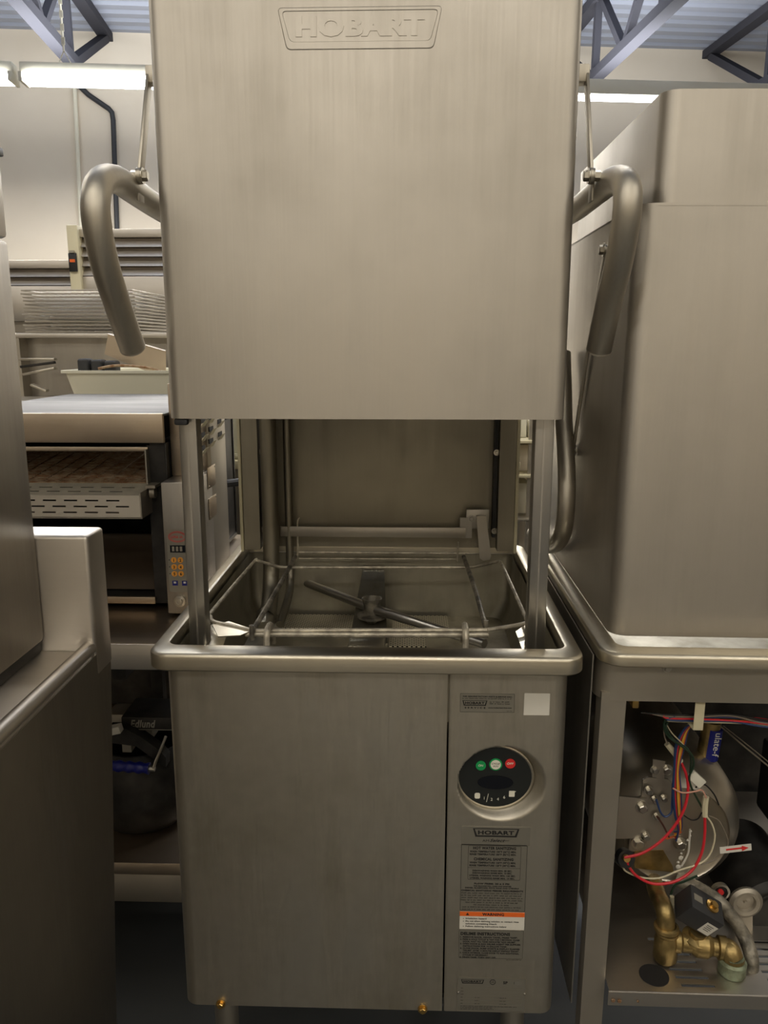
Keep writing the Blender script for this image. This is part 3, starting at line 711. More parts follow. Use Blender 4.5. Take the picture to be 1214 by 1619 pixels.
# base tray with slots and a black disc painted as the shaded drain hole
holes = []
for row in range(7):
    y0 = .014+.017*row
    for x0_, wd_ in ((.503-.004*row, .053), (.648-.002*row, .070)): holes.append((x0_-.385, x0_-.385+wd_, y0, y0+.0058))
mb = MB(); mb.plate((.385, -.018, .292), (1,0,0), (0,1,0), .575, .60, .002, holes)
mb.box(.383, .96, -.020, -.018, .268, .292)
mb.tube([Vector((.3835,-.0175,.2905)), Vector((.96,-.0175,.2905))], .0024, 8, False)
tray = mb.build('base_tray', M['table'], D2)
p = atZ(1030, 1542, .2932); MB().cyl((p.x+.002, p.y+.0, .2925), (0,0,1), .0235, .0006, 32).build('drain_shade_disc', M['dark'], tray)
for px, py in ((967,1582),(977,1583),(1006,1583)):
    MB().hexbolt(atY(px, py, -.02), (0,-1,0), .0035 if px != 1006 else .002, .002, False).build('screw', M['rust'], tray)
# round heated tank
c = atY(1045, 1281, .22)
mb = MB(); mb.lathe([(0,-.075),(.088,-.075),(.091,-.078),(.100,-.070),(.118,-.050),(.129,-.02),(.131,.02),(.131,.26),(.12,.28),(0,.28)], c, (0,1,0), 48)
bt = mb.build('booster_tank', M['boost'], D2, ang=60)
yf = c.y-.0755
def q(px, py, dy=0): return atY(px, py, yf-dy)
mb = MB(); P = [q(*v_) for v_ in ((1012,1232),(1020,1228),(1052,1231),(1060,1240),(1056,1345),(990,1345),(1000,1262),(1010,1258))]; mb.prism(P, (0,-.004,0))
pl = mb.build('mounting_plate', M['dull'], bt)
mb = MB(); P = [q(*v_, .005) for v_ in ((975,1258),(1018,1262),(1016,1325),(970,1325))]; mb.prism(P, (0,-.004,0)); P = [q(*v_, .001) for v_ in ((1028,1200),(1047,1203),(1046,1232),(1027,1228))]; mb.prism(P, (0,-.003,0)); mb.build('cover_plate', M['dull'], bt)
for px, py, rr in ((1032,1217,.006),(1050,1217,.007),(1022,1250,.006),(1012,1277,.008),(1007,1333,.009),(1073,1334,.008),(1031,1264,.005),(1046,1262,.005),(1035,1291,.005),(1018,1322,.006)):
    MB().hexbolt(q(px, py, .009 if px < 1060 and py > 1235 else .001), (0,-1,0), rr, .008).build('bolt', M['bolt'], bt)
mb = MB(); P = [q(*v_, .002) for v_ in ((1000,1345),(1045,1343),(1060,1368),(1062,1378),(1000,1372))]; mb.prism(P, (0,-.003,0)); mb.build('heat_label', M['bronze'], bt)
# white dried scale runs
mb = MB()
for k in range(9):
    x = 1090-k*2.6+random.uniform(-3,3); y = 1315+k*7; a_ = q(x, y, .004); mb.lathe([(0,-.003),(random.uniform(.002,.005),0),(0,.003)], a_, (0,-1,0), 7)
mb.tube([q(1088,1312,.004), q(1087,1330,.005), q(1085,1350,.004), q(1075,1370,.003)], .0018, 6)
mb.build('scale_deposit', M['paper'], bt, kind='stuff', label='white limescale run down the tank')
# thermostat
mb = MB(); a_ = atY(982, 1355, .10); mb.cyl(a_, (.2,-1,.3), .015, .014); th = mb.build('thermostat', M['black'], D2)
MB().cyl(a_+Vector((0,-.015,.008)), (.2,-1,.3), .006, .006).build('terminal', M['brass'], th); mb = MB(); b_ = atY(963,1361,.10); mb.obox((a_+b_)/2+Vector((-.01,.006,0)), (1,0,.1), (0,1,0), (0,0,1), .022, .001, .006); mb.build('mounting_ear', M['bolt'], th)
# wires
def wire(col, pts, y, r=.0016, name='wire', lab_=None):
    mb = MB(); P = []
    for k, p_ in enumerate(pts):
        yy = y if not isinstance(y, (list, tuple)) else y[0]+(y[1]-y[0])*k/(len(pts)-1)
        P.append(atY(p_[0], p_[1], yy + (p_[2] if len(p_) > 2 else 0)))
    mb.tube(P, r, 7, sub=6); return mb.build(name, M['w_'+col], D2, label=lab_)
rd = random.Random(3)
for k, cname in enumerate(['black','brown','red','grey','blue','orange','red','yellow','black','blue','white']):
    dy = k*1.0
    wire(cname, [(1008+k*6,1128+dy*.6),(1050,1131+dy*.9),(1095,1131+dy*1.1),(1150,1132+dy+rd.uniform(-3,3)),(1195,1137+dy*1.1+rd.uniform(-3,3)),(1240,1143+dy*1.1)], .03+.004*(k%3), .0016)
for k, cname in enumerate(['blue','blue','red','brown','yellow','yellow','orange','blue']):
    o_ = k*2.2
    wire(cname, [(1105,1139+k),(1092,1143+k),(1076+o_*.5,1155),(1064+o_*.9,1180),(1062+o_*.5,1215),(1060+o_*.8,1250),(1063+o_*.7,1285),(1069+o_*.3,1312),(1066-o_*.2,1330-k*2)], (.05,.115), .0017)
wire('green', [(1052,1134),(1045,1146),(1052,1165),(1075,1182),(1090,1195),(1092,1212),(1086,1228),(1088,1242),(1098,1262),(1108,1280)], (.05,.10), .0018)
wire('green', [(1056,1136),(1048,1150),(1060,1170),(1082,1184),(1088,1200),(1088,1215),(1085,1235)], (.05,.10), .0018)
wire('white', [(1054,1135),(1048,1143),(1058,1160),(1076,1178),(1084,1188)], (.05,.08), .001)
wire('grey', [(1045,1150),(1046,1165),(1051,1178)], .07, .0012)
wire('red', [(1072,1205),(1081,1225),(1084,1250),(1078,1280),(1062,1308),(1040,1332),(1012,1350),(984,1357)], (.09,.08), .0024, lab_='red wire looping left to the thermostat')
wire('red', [(1111,1292),(1111,1320),(1106,1350),(1090,1378),(1062,1395),(1030,1398),(1004,1386),(991,1370),(988,1358)], (.10,.085), .0024, lab_='red wire hanging in a low loop')
wire('white', [(1113,1290),(1123,1305),(1127,1325),(1120,1350),(1105,1365),(1070,1377),(1040,1389),(1010,1388),(986,1378),(982,1368)], (.10,.09), .0015)
wire('grey', [(1116,1290),(1132,1297),(1141,1312),(1148,1330),(1144,1342),(1125,1360),(1105,1368)], .105, .0012)
wire('black', [(1096,1246),(1102,1241),(1112,1242),(1125,1256),(1133,1273)], .09, .0013)
wire('black', [(1078,1290),(1090,1297),(1100,1295),(1106,1285)], .09, .0011)
wire('pink', [(1060,1247),(1075,1254),(1095,1252),(1106,1250),(1113,1262)], .085, .0014)
wire('blue', [(1060,1240),(1059,1270),(1058,1285),(1049,1292),(1041,1285),(1034,1265)], .10, .0018)
wire('brown', [(1035,1291),(1045,1305),(1055,1325)], .12, .0016)
wire('orange', [(1074,1315),(1065,1322),(1050,1327)], .12, .0018)
wire('green', [(1100,1385),(1080,1394),(1065,1400),(1058,1415)], .11, .002)
wire('grey', [(1135,1148),(1170,1178),(1240,1235)], (.2,.1), .0014); wire('grey', [(1140,1148),(1178,1178),(1240,1228)], (.2,.1), .0010)
wire('white', [(1050,1177),(1062,1192),(1072,1205)], .085, .0048, 'wire_sleeve'); wire('white', [(1113,1260),(1111,1275),(1111,1291)], .092, .005, 'wire_sleeve')
mb = MB(); a_ = atY(1097, 1232, .09); mb.obox(a_, (1,0,-.9), (0,1,0), (.9,0,1), .014, .004, .008, .001); mb.build('wire_connector', M['white'], D2)
mb = MB(); a_ = atY(1097, 1139, .025); mb.box(a_.x-.008, a_.x+.007, .016, .018, a_.z-.013, .80, .001); mb.box(a_.x-.008, a_.x+.007, .018, .045, a_.z-.013, a_.z-.011); mb.build('cable_clip', M['cream'], D2, label='white plastic cable clip')
a_ = atY(1160, 1342, .10); mb = MB(); mb.use(M['paper']); ex = Vector((1,0,.16)).normalized(); ey = Vector((-.16,0,1)).normalized()
mb.obox(a_, ex, (0,1,0), ey, .026, .0005, .006)
mb.use(M['red']).obox(a_+Vector((-.003,-.0008,0)), ex, (0,1,0), ey, .013, .0003, .0014); mb.prism([a_+ex*.010+ey*.005+Vector((0,-.001,0)), a_+ex*.010-ey*.005+Vector((0,-.001,0)), a_+ex*.021+Vector((0,-.001,0))], (0,-.0004,0)); mb.build('arrow_tag', None, D2, label='white tag with a red arrow')
# wrapped pipe with blue label
mb = MB(); a_, b_ = atY(1122, 1140, .22), atY(1108, 1225, .22); mb.use(M['bronze']).tube([a_, b_], .016, 14, False)
d = (b_-a_).normalized(); exx = Vector((d.z, 0, -d.x))*-1
mb.use(M['blue']).tube([a_+d*.012+Vector((0.004,-.003,0)), b_-d*.035+Vector((0.004,-.003,0))], .0155, 14, False)
mb.use(M['white']).text('ulate-f', a_+d*.014+Vector((.002,-.0192,0)), .045, .012, ex=d, ey=Vector((-d.z,0,d.x))*-1 if False else Vector((-d.z,0,d.x)), depth=.0003)
mb.build('insulated_pipe', None, D2, label='yellow pipe with a blue printed wrap')
# brass plumbing
def tb(name, mat, pts, y, r, seg=16, lab_=None, par=None):
    P = [atY(p_[0], p_[1], y + (p_[2] if len(p_) > 2 else 0)) for p_ in pts]; mb = MB(); mb.tube(P, r, seg, sub=6); return mb, P
mb, P = tb('', None, [(1028,1380,.13),(1036,1412,.05),(1048,1440,.0),(1051,1468,0)], .05, .0145); 
mb.lathe([(.0155,0),(.020,.002),(.020,.008),(.0155,.010)], P[-1]+Vector((0,0,-.004)), (0,0,1), 20)
P2 = [atY(1050,1464,.10), atY(1049,1512,.10)]; mb.lathe([(0,0),(.017,0),(.0195,.004),(.0195,.038),(.017,.047),(.0185,.05),(.0185,.054),(0,.054)], atY(1049,1517,.05), (0,0,1), 22)
mb.lathe([(0,-.008),(.008,-.008),(.010,0),(0,0)], atY(1050,1516,.05), (0,0,1), 8)
mb.build('brass_elbow', M['bronze'], D2, label='tarnished brass elbow pipe')
mb = MB(); a_, b_ = atY(1060,1488,.05), atY(1145,1500,.04); d = (b_-a_)
mb.lathe([(0,0),(.014,0),(.018,.004),(.018,.012),(.0145,.016),(.0145,d.length*.35),(.020,d.length*.45),(.020,d.length*.65),(.0145,d.length*.75),(.0145,d.length-.014),(.019,d.length-.012),(.019,d.length),(0,d.length)], a_, d, 8+16)
mb.lathe([(0,0),(.023,0),(.023,.006),(.014,.010),(.014,.018),(0,.018)], atY(1098,1486,.05), (.1,-.15,1), 24)
q_ = atY(1153,1552,.028).x; mb.tube([b_, (q_-.004,.033,b_.z), (q_,.028,b_.z-.010), (q_,.028,.322)], .0175, 16)
val = mb.build('solenoid_valve', M['bronze'], D2, label='brass valve body under a black coil')
mb = MB(); c_ = atY(1102,1440,.05); ax = Vector((.85,-.05,-.5)); az = Vector((.42,-.35,.85)); ay = az.cross(ax).normalized(); az = ax.cross(ay).normalized()
mb.obox(c_, ax, ay, az, .031, .022, .022, .003); coil = mb.build('coil', M['rubber'], val, label='black coil block')
mb = MB(); axn = ax.normalized(); ayn = ay; azn = az
mb.lathe([(0,0),(.011,0),(.011,.003),(.006,.004),(.006,.009),(0,.009)], c_+azn*.022+axn*.008, azn, 22); mb.build('coil_nut', M['brass'], val)
s_ = -1 if ayn.y > 0 else 1
f0 = c_+axn*.0313; mb = MB(); 
uu = Vector((0,0,1))-axn*axn.z; uu.normalize(); vv = axn.cross(uu)
mb.use(M['paper']).obox(c_+ayn*s_*.0222+axn*.018-azn*.004, axn, ayn, azn, .010, .0004, .013)
mb.use(M['ink'])
for k in range(4): mb.obox(c_+ayn*s_*.0228+axn*.017+azn*(.004-.004*k), axn, ayn, azn, .006-.001*(k%2), .0001, .0006)
mb.build('coil_label', None, val, label='small white printed label')
MB().obox(c_-axn*.018+azn*.0224, axn, ayn, azn, .008, .006, .0003).build('coil_tag', M['plate2'], val)
mb = MB(); mb.lathe([(0,0),(.020,0),(.022,.004),(.022,.022),(.019,.026),(.017,.026),(.017,.032),(0,.032)], (atY(1153,1552,.028).x, .028, .2925), (0,0,1), 20)
mb.build('pipe_fitting', M['verdigris'], D2, label='green-stained brass coupling standing on the tray')
mb, P = tb('', None, [(1068,1392,.05),(1100,1404,.03),(1132,1424,.0),(1155,1450,-.01),(1174,1480,-.02),(1186,1515,-.045),(1184,1546,-.055)], .09, .0115, 14)
mb.build('drain_hose', M['dirty'], D2, label='grey braided hose curving down to the tray')
wire('white', [(1060,1418),(1060,1432)], .1, .004, 'wire_connector'); wire('white', [(1061,1434),(1060,1450)], .1, .0028, 'wire_connector')
# pump motor in the dark, gauge and pulley
mb = MB(); c_ = atY(1192, 1398, .24); mb.lathe([(0,-.10),(.062,-.10),(.072,-.085),(.074,.10),(0,.10)], c_, (0,1,0), 36); 
for k in range(3): mb.tube([c_+Vector(((.05+.008*k)*math.cos(t/12*PI), -.102, (.05+.008*k)*math.sin(t/12*PI))) for t in range(13)], .0012, 6, False)
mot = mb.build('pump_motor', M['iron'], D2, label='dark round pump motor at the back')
MB().box(c_.x-.05, c_.x+.05, c_.y-.03, c_.y+.05, .292, c_.z-.05).build('motor_foot', M['iron'], mot)
mb = MB(); c_ = atY(1135, 1407, .125); mb.use(M['bolt']).lathe([(.012,0),(.0155,.0),(.0155,.008),(.012,.008)], c_, (0,-1,0), 24); mb.use(M['black']).cyl(c_, (0,-1,0), .012, .004); mb.use(M['red']).cyl(c_+Vector((0,-.004,0)), (0,-1,0), .005, .004); mb.build('indicator', None, mot, label='ring with a red centre')
mb = MB(); c_ = atY(1175, 1424, .13); mb.lathe([(.021,0),(.028,0),(.029,.006),(.023,.010),(.017,.008),(.015,.002),(0,.002)], c_, (0,-1,0), 28); mb.lathe([(0,0),(.004,0),(.003,.006),(0,.006)], c_, (0,-1,0), 10)
mb.obox(c_+Vector((.005,0,-.045)), (1,0,0),(0,1,0),(-.1,0,1), .012, .003, .022); mb.build('inlet_ring', M['dull'], mot)
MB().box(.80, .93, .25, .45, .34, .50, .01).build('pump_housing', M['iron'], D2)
# its handle and link, down in the narrow gap
h = handle(D2, .3385, [(882,560),(884,620),(885,664),(888,710),(890,760),(889,810),(884,845),(873,862),(858,862),(840,845)], .0158)
link(D2, .3555, (900,713), (921,560), .006, -1)
link(D2, .3555, (948,397), (916,590), .006, -1)
# little white plate on the far right edge of its hood
a_ = atY(1217, 535, .034); MB().box(a_.x-.004, a_.x+.03, .0335, .0352, a_.z-.022, a_.z+.022).build('door_sticker', M['paper'], h2)
D2.rotation_euler = (0, math.radians(.35), 0)

# ------------------------------------------------------------------ left: dish table with a tall cabinet on it
T = thing('dish_table', 'stainless table with raised splash at the left edge, dark side panel to the floor', 'table', (-.8, -.2, 0))
mb = MB(); x1_ = -.412
mb.box(-1.25, x1_-.012, -.75, .018, .828, .842, .003)
mb.build('table_top', M['table'], T)
mb = MB(); mb.hexa([(x1_-.004,-.75,0),(x1_,-.75,0),(x1_,-.045,0),(x1_-.004,-.045,0),(x1_-.004,-.75,.835),(x1_,-.75,.835),(x1_,.080,.835),(x1_-.004,.080,.835)])
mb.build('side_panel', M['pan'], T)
mb = MB(); mb.tube([(x1_-.010,-.75,.846),(x1_-.010,.02,.846)], .011, 12, False); mb.box(x1_-.024,x1_-.002,-.75,.02,.80,.846,.002)
mb.build('rolled_edge', M['table'], T)
mb = MB(); mb.box(-1.25, x1_+.001, .018, .082, .80, 1.022, .006, 3); mb.build('splash', M['table'], T)
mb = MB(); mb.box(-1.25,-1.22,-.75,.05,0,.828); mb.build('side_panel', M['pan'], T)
K = thing('tall_cabinet', 'tall stainless cabinet standing on the left table, cut by the left edge', 'cabinet', (-.75, -.25, .842))
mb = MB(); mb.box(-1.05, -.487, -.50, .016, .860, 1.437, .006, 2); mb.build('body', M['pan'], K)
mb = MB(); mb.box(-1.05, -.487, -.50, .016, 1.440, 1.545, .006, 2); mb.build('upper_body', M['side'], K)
mb = MB(); mb.box(-1.055, -.483, -.505, .017, 1.545, 1.556, .002, 2); mb.build('top_cap', M['iron'], K)
mb = MB(); mb.box(-1.045, -.492, -.49, .012, .8425, .860, .002); mb.build('plinth', M['iron'], K)

# ------------------------------------------------------------------ left behind: work table with conveyor toaster
WT = thing('work_table', 'stained steel work table under the conveyor toaster, with an undershelf', 'table', (-.8, .7, 0))
MB().box(-1.5, -.335, .30, 1.185, .738, .745, .0).build('table_top', M['brownsteel'], WT)
MB().box(-1.5, -.335, .298, .302, .692, .744, .002).build('front_apron', M['table'], WT)
mb = MB(); mb.box(-1.5, -.335, .40, 1.2, .200, .206); mb.box(-1.5, -.335, .398, .402, .178, .206, .001); mb.build('undershelf', M['brownsteel'], WT)
MB().box(-1.5, -.335, .412, .44, .10, .170, .002).build('lower_rail', M['dull'], WT)
for x in (-1.47, -.36):
    for y in (.42, 1.17): MB().cyl((x,y,0),(0,0,1),.02,.70).build('leg', M['dull'], WT)
MB().box(-1.48, -.35, 1.16, 1.18, .21, .74).build('back_panel', M['iron'], WT)
TO = thing('conveyor_toaster', 'steel conveyor toaster with slotted feed shelf and numbered keypad, left of the open dishwasher', 'toaster', (-.6, .75, .745))
ytb = 1.15
mb = MB(); mb.box(-.90, -.437, .50, ytb, 1.155, 1.160, .001)
mb.build('top_cover', M['oven'], TO)
MB().box(-.90, -.437, .497, .507, 1.101, 1.161, .002).build('front_fascia', M['brownsteel'], TO)
mb = MB(); mb.box(-.90, -.895, .51, ytb, .76, 1.155); mb.box(-.472, -.437, .51, .54, .76, 1.10, .002); mb.box(-.9,-.437,ytb-.01,ytb,.76,1.155); mb.box(-.90,-.437,.51,ytb,.755,.765)
mb.box(-.478,-.440,.508,ytb,.76,1.095); mb.build('body', M['iron'], TO)
MB().box(-.90, -.473, .503, .51, 1.083, 1.092, .001).build('opening_trim', M['brownsteel'], TO)
MB().box(-.476, -.473, .49, .512, 1.00, 1.088).build('opening_side', M['dull'], TO)
mb = MB()      # wire conveyor band
for k in range(26): mb.tube([(-.88, .505+k*.012, 1.018+.0012*k), (-.482, .505+k*.012, 1.018+.0012*k)], .0017, 6, False)
for x in range(12): mb.tube([(-.87+x*.034,.505,1.018),(-.87+x*.034,.80,1.05)], .0012, 5, False)
mb.build('conveyor_band', M['rust'], TO)
hs = []
for r_ in range(2):
    for k in range(10): hs.append((.01+.043*k+.02*r_, .01+.043*k+.02*r_+.027, .016+.018*r_, .020+.018*r_))
mb = MB(); d_ = Vector((0,.95,.30)).normalized(); mb.plate((-.90,.452,1.0), (1,0,0), d_, .427, .055, .001, [h_ for h_ in hs if h_[1] < .42])
mb.build('feed_plate', M['feed'], TO)
mb = MB(); d2 = Vector((0,.25,1)).normalized(); hs = []
for r_ in range(3):
    for k in range(10): hs.append((.01+.043*k+.02*(r_%2), .01+.043*k+.02*(r_%2)+.027, .008+.012*r_, .011+.012*r_))
mb.plate((-.90,.440,.958), (1,0,0), d2, .427, .044, .001, [h_ for h_ in hs if h_[1] < .42])
mb.box(-.475,-.472,.44,.512,.955,1.008); mb.box(-.90,-.474,.440,.50,.955,.957)
mb.build('feed_shelf', M['dull'], TO)
mb = MB(); mb.cyl((-.468,.49,1.0),(1,0,0),.012,.01); mb.box(-.472,-.452,.47,.515,1.012,1.018); mb.build('shelf_bracket', M['dull'], TO)
mb = MB(); mb.hexa([(-.90,.56,.77),(-.482,.56,.77),(-.482,.60,.77),(-.90,.60,.77),(-.90,.70,.86),(-.486,.70,.86),(-.486,.71,.86),(-.90,.71,.86)]); mb.build('exit_slide', M['brownsteel'], TO)
MB().box(-.90,-.475,.498,.506,.757,.772,.001).build('lower_trim', M['brownsteel'], TO)
# control housing
mb = MB(); mb.box(-.434, -.372, .45, .62, .752, 1.028, .003); CB = mb.build('control_housing', M['side'], TO)
mb = MB(); xs0, xs1 = -.4275, -.378
mb.use(M['plate2']); mb.prism([Vector((p_[0], .4495, p_[1])) for p_ in rrect(xs0, xs1, .800, .932, .004, 3)], (0,-.001,0))
yk = .4482
cx_ = xs0+.022
mb.use(M['red'])
for a_, b_ in ((.018,.011),(.016,.009)):
    mb.tube([Vector((cx_+a_*math.cos(2*PI*k/28), yk, .9165+b_*math.sin(2*PI*k/28))) for k in range(28)], .0005, 5, False, close=True)
mb.text('e-Hatco', (cx_, yk, .914), .022, .006, depth=.0002, align='C') if False else micro(mb, cx_-.013, cx_+.013, .914, .005, yk, 9)
mb.use(M['screen']).box(xs0+.006, xs1-.006, yk-.0006, yk, .884, .899)
mb.use(M['dull']); 
for k in range(3): mb.box(xs0+.010+.008*k, xs0+.015+.008*k, yk-.0009, yk-.0006, .8865, .8965)
for k in range(6):
    kx = xs0+.0125+.0135*(k%2); kz = .868-.0145*(k//2)
    mb.use(M['yellowled']).cyl((kx, yk, kz), (0,-1,0), .0058, .0012, 20)
    mb.use(M['ink']).text(str(k+1), (kx, yk-.0013, kz-.003), None, .006, depth=.0002, bold=.03, align='C')
    if k % 2 == 0: mb.cyl((xs0+.003, yk, kz), (0,-1,0), .0012, .0004, 8)
for k in range(2): mb.use(M['blue']).box(xs0+.007+.020*k, xs0+.018+.020*k, yk-.001, yk, .814, .824); mb.use(M['paper']).box(xs0+.010+.020*k, xs0+.015+.020*k, yk-.0012, yk-.001, .8185, .8225)
mb.build('keypad', None, CB, label='keypad with round orange number keys')
mb = MB(); mb.lathe([(0,0),(.012,0),(.012,.003),(.008,.004),(.008,.002),(.005,.002),(.005,.005),(0,.006)], (-.4075,.45,.780), (0,-1,0), 24); mb.build('knob', M['bolt'], CB)
# oven body beside/behind with vents, facing the gap
mb = MB(); mb.box(-.434,-.372,.62,.765,.752,1.22,.003); VB_ = mb.build('side_housing', M['dull'], TO)
MB().box(-.434,-.380,.530,.62,1.028,1.22,.002).build('side_cover', M['brownsteel'], TO)
XS = -.3715
def onside(px, py): return atX(px, py, XS)
for (px, py) in ((321,667),(321,690),(321,711),(333,662),(334,680),(334,699),(347,668),(348,688),(347,649)):
    a_ = onside(px, py); mb = MB(); mb.use(M['dark']).box(XS-.002, XS+.0005, a_.y-.018, a_.y+.018, a_.z-.002, a_.z+.008)
    mb.use(M['cream']).hexa([(XS,a_.y-.018,a_.z-.010),(XS,a_.y+.018,a_.z-.010),(XS-.001,a_.y+.018,a_.z-.010),(XS-.001,a_.y-.018,a_.z-.010),(XS+.009,a_.y-.015,a_.z+.004),(XS+.009,a_.y+.015,a_.z+.004),(XS+.008,a_.y+.015,a_.z+.004),(XS+.008,a_.y-.015,a_.z+.004)])  # cream paints the light in the vent openings, black their shaded slots
    mb.build('vent_louvre', None, VB_)
for (px, py) in ((334,753),(336,801)):
    a_ = onside(px, py); mb = MB(); mb.use(M['brownsteel']).box(XS, XS+.0015, a_.y-.033, a_.y+.033, a_.z-.023, a_.z+.023, .0005); mb.use(M['bolt'])
    for dy, dz in ((-.028,-.018),(.028,.018)): mb.cyl((XS+.0015,a_.y+dy,a_.z+dz),(1,0,0),.002,.001,8)
    mb.build('name_plate', None, VB_, label='small brown metal plate')
# cable behind
mb = MB(); mb.tube([(-.44,.80,.955),(-.39,.85,.957),(-.35,.90,.95),(-.34,1.02,.90),(-.36,1.10,.82),(-.40,1.12,.757)], .010, 10); mb.build('power_cable', M['rubber'], TO)

# can crusher / opener and pot under the table
EC = thing('can_opener', 'dark bench can crusher with blue grip on the undershelf, left of the open dishwasher', 'can opener', (-.52, .6, .206))
mb = MB(); mb.box(-.62, -.43, .78, .90, .206, .215); mb.box(-.60,-.57,.80,.83,.21,.60); mb.box(-.60,-.57,.55,.83,.56,.60); mb.build('stand', M['iron'], EC)
mb = MB(); a_ = atY(205,1136,.46); b_ = atY(262,1157,.46); mb.use(M['iron']).box(a_.x-.02, b_.x+.03, .462, .56, b_.z, a_.z+.002, .003); mb.use(M['plate2'])
mb.text('Edlund', (a_.x, .4615, b_.z+.009), .055, .017, depth=.0006, bold=.03, shear=.25); mb.box(a_.x, b_.x+.02, .461, .4616, b_.z+.003, b_.z+.0045); mb.build('name_bar', None, EC, label='dark bar lettered Edlund')
mb = MB(); P = [atY(*v_, .44) for v_ in ((170,1152),(198,1152),(222,1165),(250,1185),(262,1198),(262,1214),(215,1180),(170,1174))]; mb.prism(P, (0,.03,0)); mb.build('arm', M['iron'], EC)
mb = MB(); a_ = atY(183,1153,.43); mb.obox(a_, (1,0,.25),(0,1,0),(-.25,0,1), .012, .01, .008, .001); mb.build('arm_end', M['paper'], EC, label='pale block on the arm')
mb = MB(); a_, b_ = atY(172,1210,.42), atY(236,1215,.42); d = (b_-a_)
pr = [(0,0)]
for k in range(25): t = k/24; pr.append((.0115+.0014*math.cos(t*PI*8), t*d.length))
pr.append((0, d.length)); mb.lathe(pr, a_, d, 18); mb.build('grip', M['blue'], EC, label='ribbed blue plastic grip')
mb = MB(); mb.cyl(b_, d, .006, .012, 12); mb.tube([b_+d.normalized()*.008, b_+d.normalized()*.012+Vector((.0,.0,.01)), b_+Vector((.03,.03,.06))], .003, 8); mb.build('crank', M['bolt'], EC)
mb = MB(); mb.box(-.60,-.50,.50,.56,.44,.50,.004); mb.box(-.57,-.55,.50,.53,.41,.45); mb.build('gear_box', M['dull'], EC)
PT = MB(); c_ = Vector((-.56,.60,.2065)); PT.lathe([(0,0),(.10,0),(.125,.03),(.135,.09),(.12,.15),(.10,.19),(.095,.19),(.115,.145),(.125,.09),(.115,.035),(0,.01)], c_, (0,0,1), 40)
tag(PT.build('mixing_bowl', M['iron'], org=c_), 'dark round metal bowl on the undershelf below the blue grip', 'bowl')

# ------------------------------------------------------------------ things behind the toaster
SB = thing('back_counter', 'grey steel cabinet behind the toaster holding the wire racks', 'cabinet', (-1.0, 1.9, 0))
MB().box(-1.75, -.62, 1.60, 2.3, 1.318, 1.334, .002).build('top_shelf', M['table'], SB)
MB().box(-1.75, -.62, 1.66, 1.67, 1.12, 1.318).build('recessed_front', M['side'], SB)
mb = MB(); mb.box(-1.75, -.62, 1.60, 2.3, 1.10, 1.122, .002); mb.box(-1.75,-.62,1.61,2.3,0,1.10); mb.build('body', M['side'], SB)
MB().box(-1.265, -1.25, 1.60, 1.68, 1.12, 1.318).build('end_post', M['dull'], SB)
mb = MB(); mb.box(-.64,-.62,1.60,2.3,1.12,1.318); mb.build('end_panel', M['side'], SB)
# stack of wire racks
def wire_rack():
    root = thing('wire_rack', '', 'rack', (0,0,0), 'stack of chrome wire racks behind the raised handle')
    mb = MB(); X_, Y_ = .38, .42
    mb.tube([(-X_/2,0,0),(X_/2,0,0)], .0026, 6, False); mb.tube([(-X_/2,Y_,0),(X_/2,Y_,0)], .0026, 6, False); mb.tube([(-X_/2,0,0),(-X_/2,Y_,0)], .0026, 6, False); mb.tube([(X_/2,0,0),(X_/2,Y_,0)], .0026, 6, False)
    mb.tube([(-X_/2,Y_/2,-.001),(X_/2,Y_/2,-.001)], .002, 5, False)
    mb.build('frame', M['dull'], root)
    mb = MB()
    for k in range(1, 16): mb.tube([(-X_/2+X_*k/16,0,.002),(-X_/2+X_*k/16,Y_,.002)], .0012, 5, False)
    mb.build('grid', M['tube'], root)
    return root
def copy_tree(o, parent=None):
    c = o.copy(); COL.objects.link(c); c.parent = parent
    for ch in list(o.children): copy_tree(ch, c)
    return c
proto = wire_rack(); nr = 13
for i in range(nr):
    o = proto if i == 0 else copy_tree(proto)
    o.location = (-1.062+random.uniform(-.006,.006), 1.66+random.uniform(-.01,.01), 1.3385+i*.0115); o.rotation_euler = (0,0,random.uniform(-.012,.012))
    NTH = ['lowest', 'second', 'third', 'fourth', 'fifth', 'sixth', 'seventh', 'eighth', 'ninth', 'tenth', 'eleventh', 'twelfth', 'thirteenth', 'fourteenth']
    o['label'] = ('chrome wire rack, ' + NTH[i] + ' from the bottom of the stack behind the raised handle') if 0 < i < nr-1 else ('lowest chrome wire rack of the stack behind the raised handle' if i == 0 else 'topmost chrome wire rack of the stack behind the raised handle')
# plastic bus tub with things standing in it
BX0, BX1, BY0, BY1, BZ0, BZ1 = -.965, -.585, 1.26, 1.56, 1.125, 1.222
SH = thing('side_counter', 'low steel counter directly behind the toaster, under the plastic tub', 'counter', (-.9, 1.4, 0))
MB().box(-1.6, -.56, 1.20, 1.595, 1.10, 1.124, .002).build('counter_top', M['dull'], SH)
MB().box(-1.6, -.565, 1.205, 1.59, 0, 1.10).build('body', M['side'], SH)
mb = MB()
def tubring(x0, x1, y0, y1, z, r_=.03): return [mb.v((p_[0], p_[1], z)) for p_ in rrect(x0,x1,y0,y1,r_,4)]
lv = [tubring(BX0+.02,BX1-.02,BY0+.02,BY1-.02,BZ0), tubring(BX0,BX1,BY0,BY1,BZ1-.006), tubring(BX0-.010,BX1+.010,BY0-.010,BY1+.010,BZ1-.008), tubring(BX0-.010,BX1+.010,BY0-.010,BY1+.010,BZ1), tubring(BX0,BX1,BY0,BY1,BZ1), tubring(BX0+.004,BX1-.004,BY0+.004,BY1-.004,BZ1-.004), tubring(BX0+.024,BX1-.024,BY0+.024,BY1-.024,BZ0+.004)]
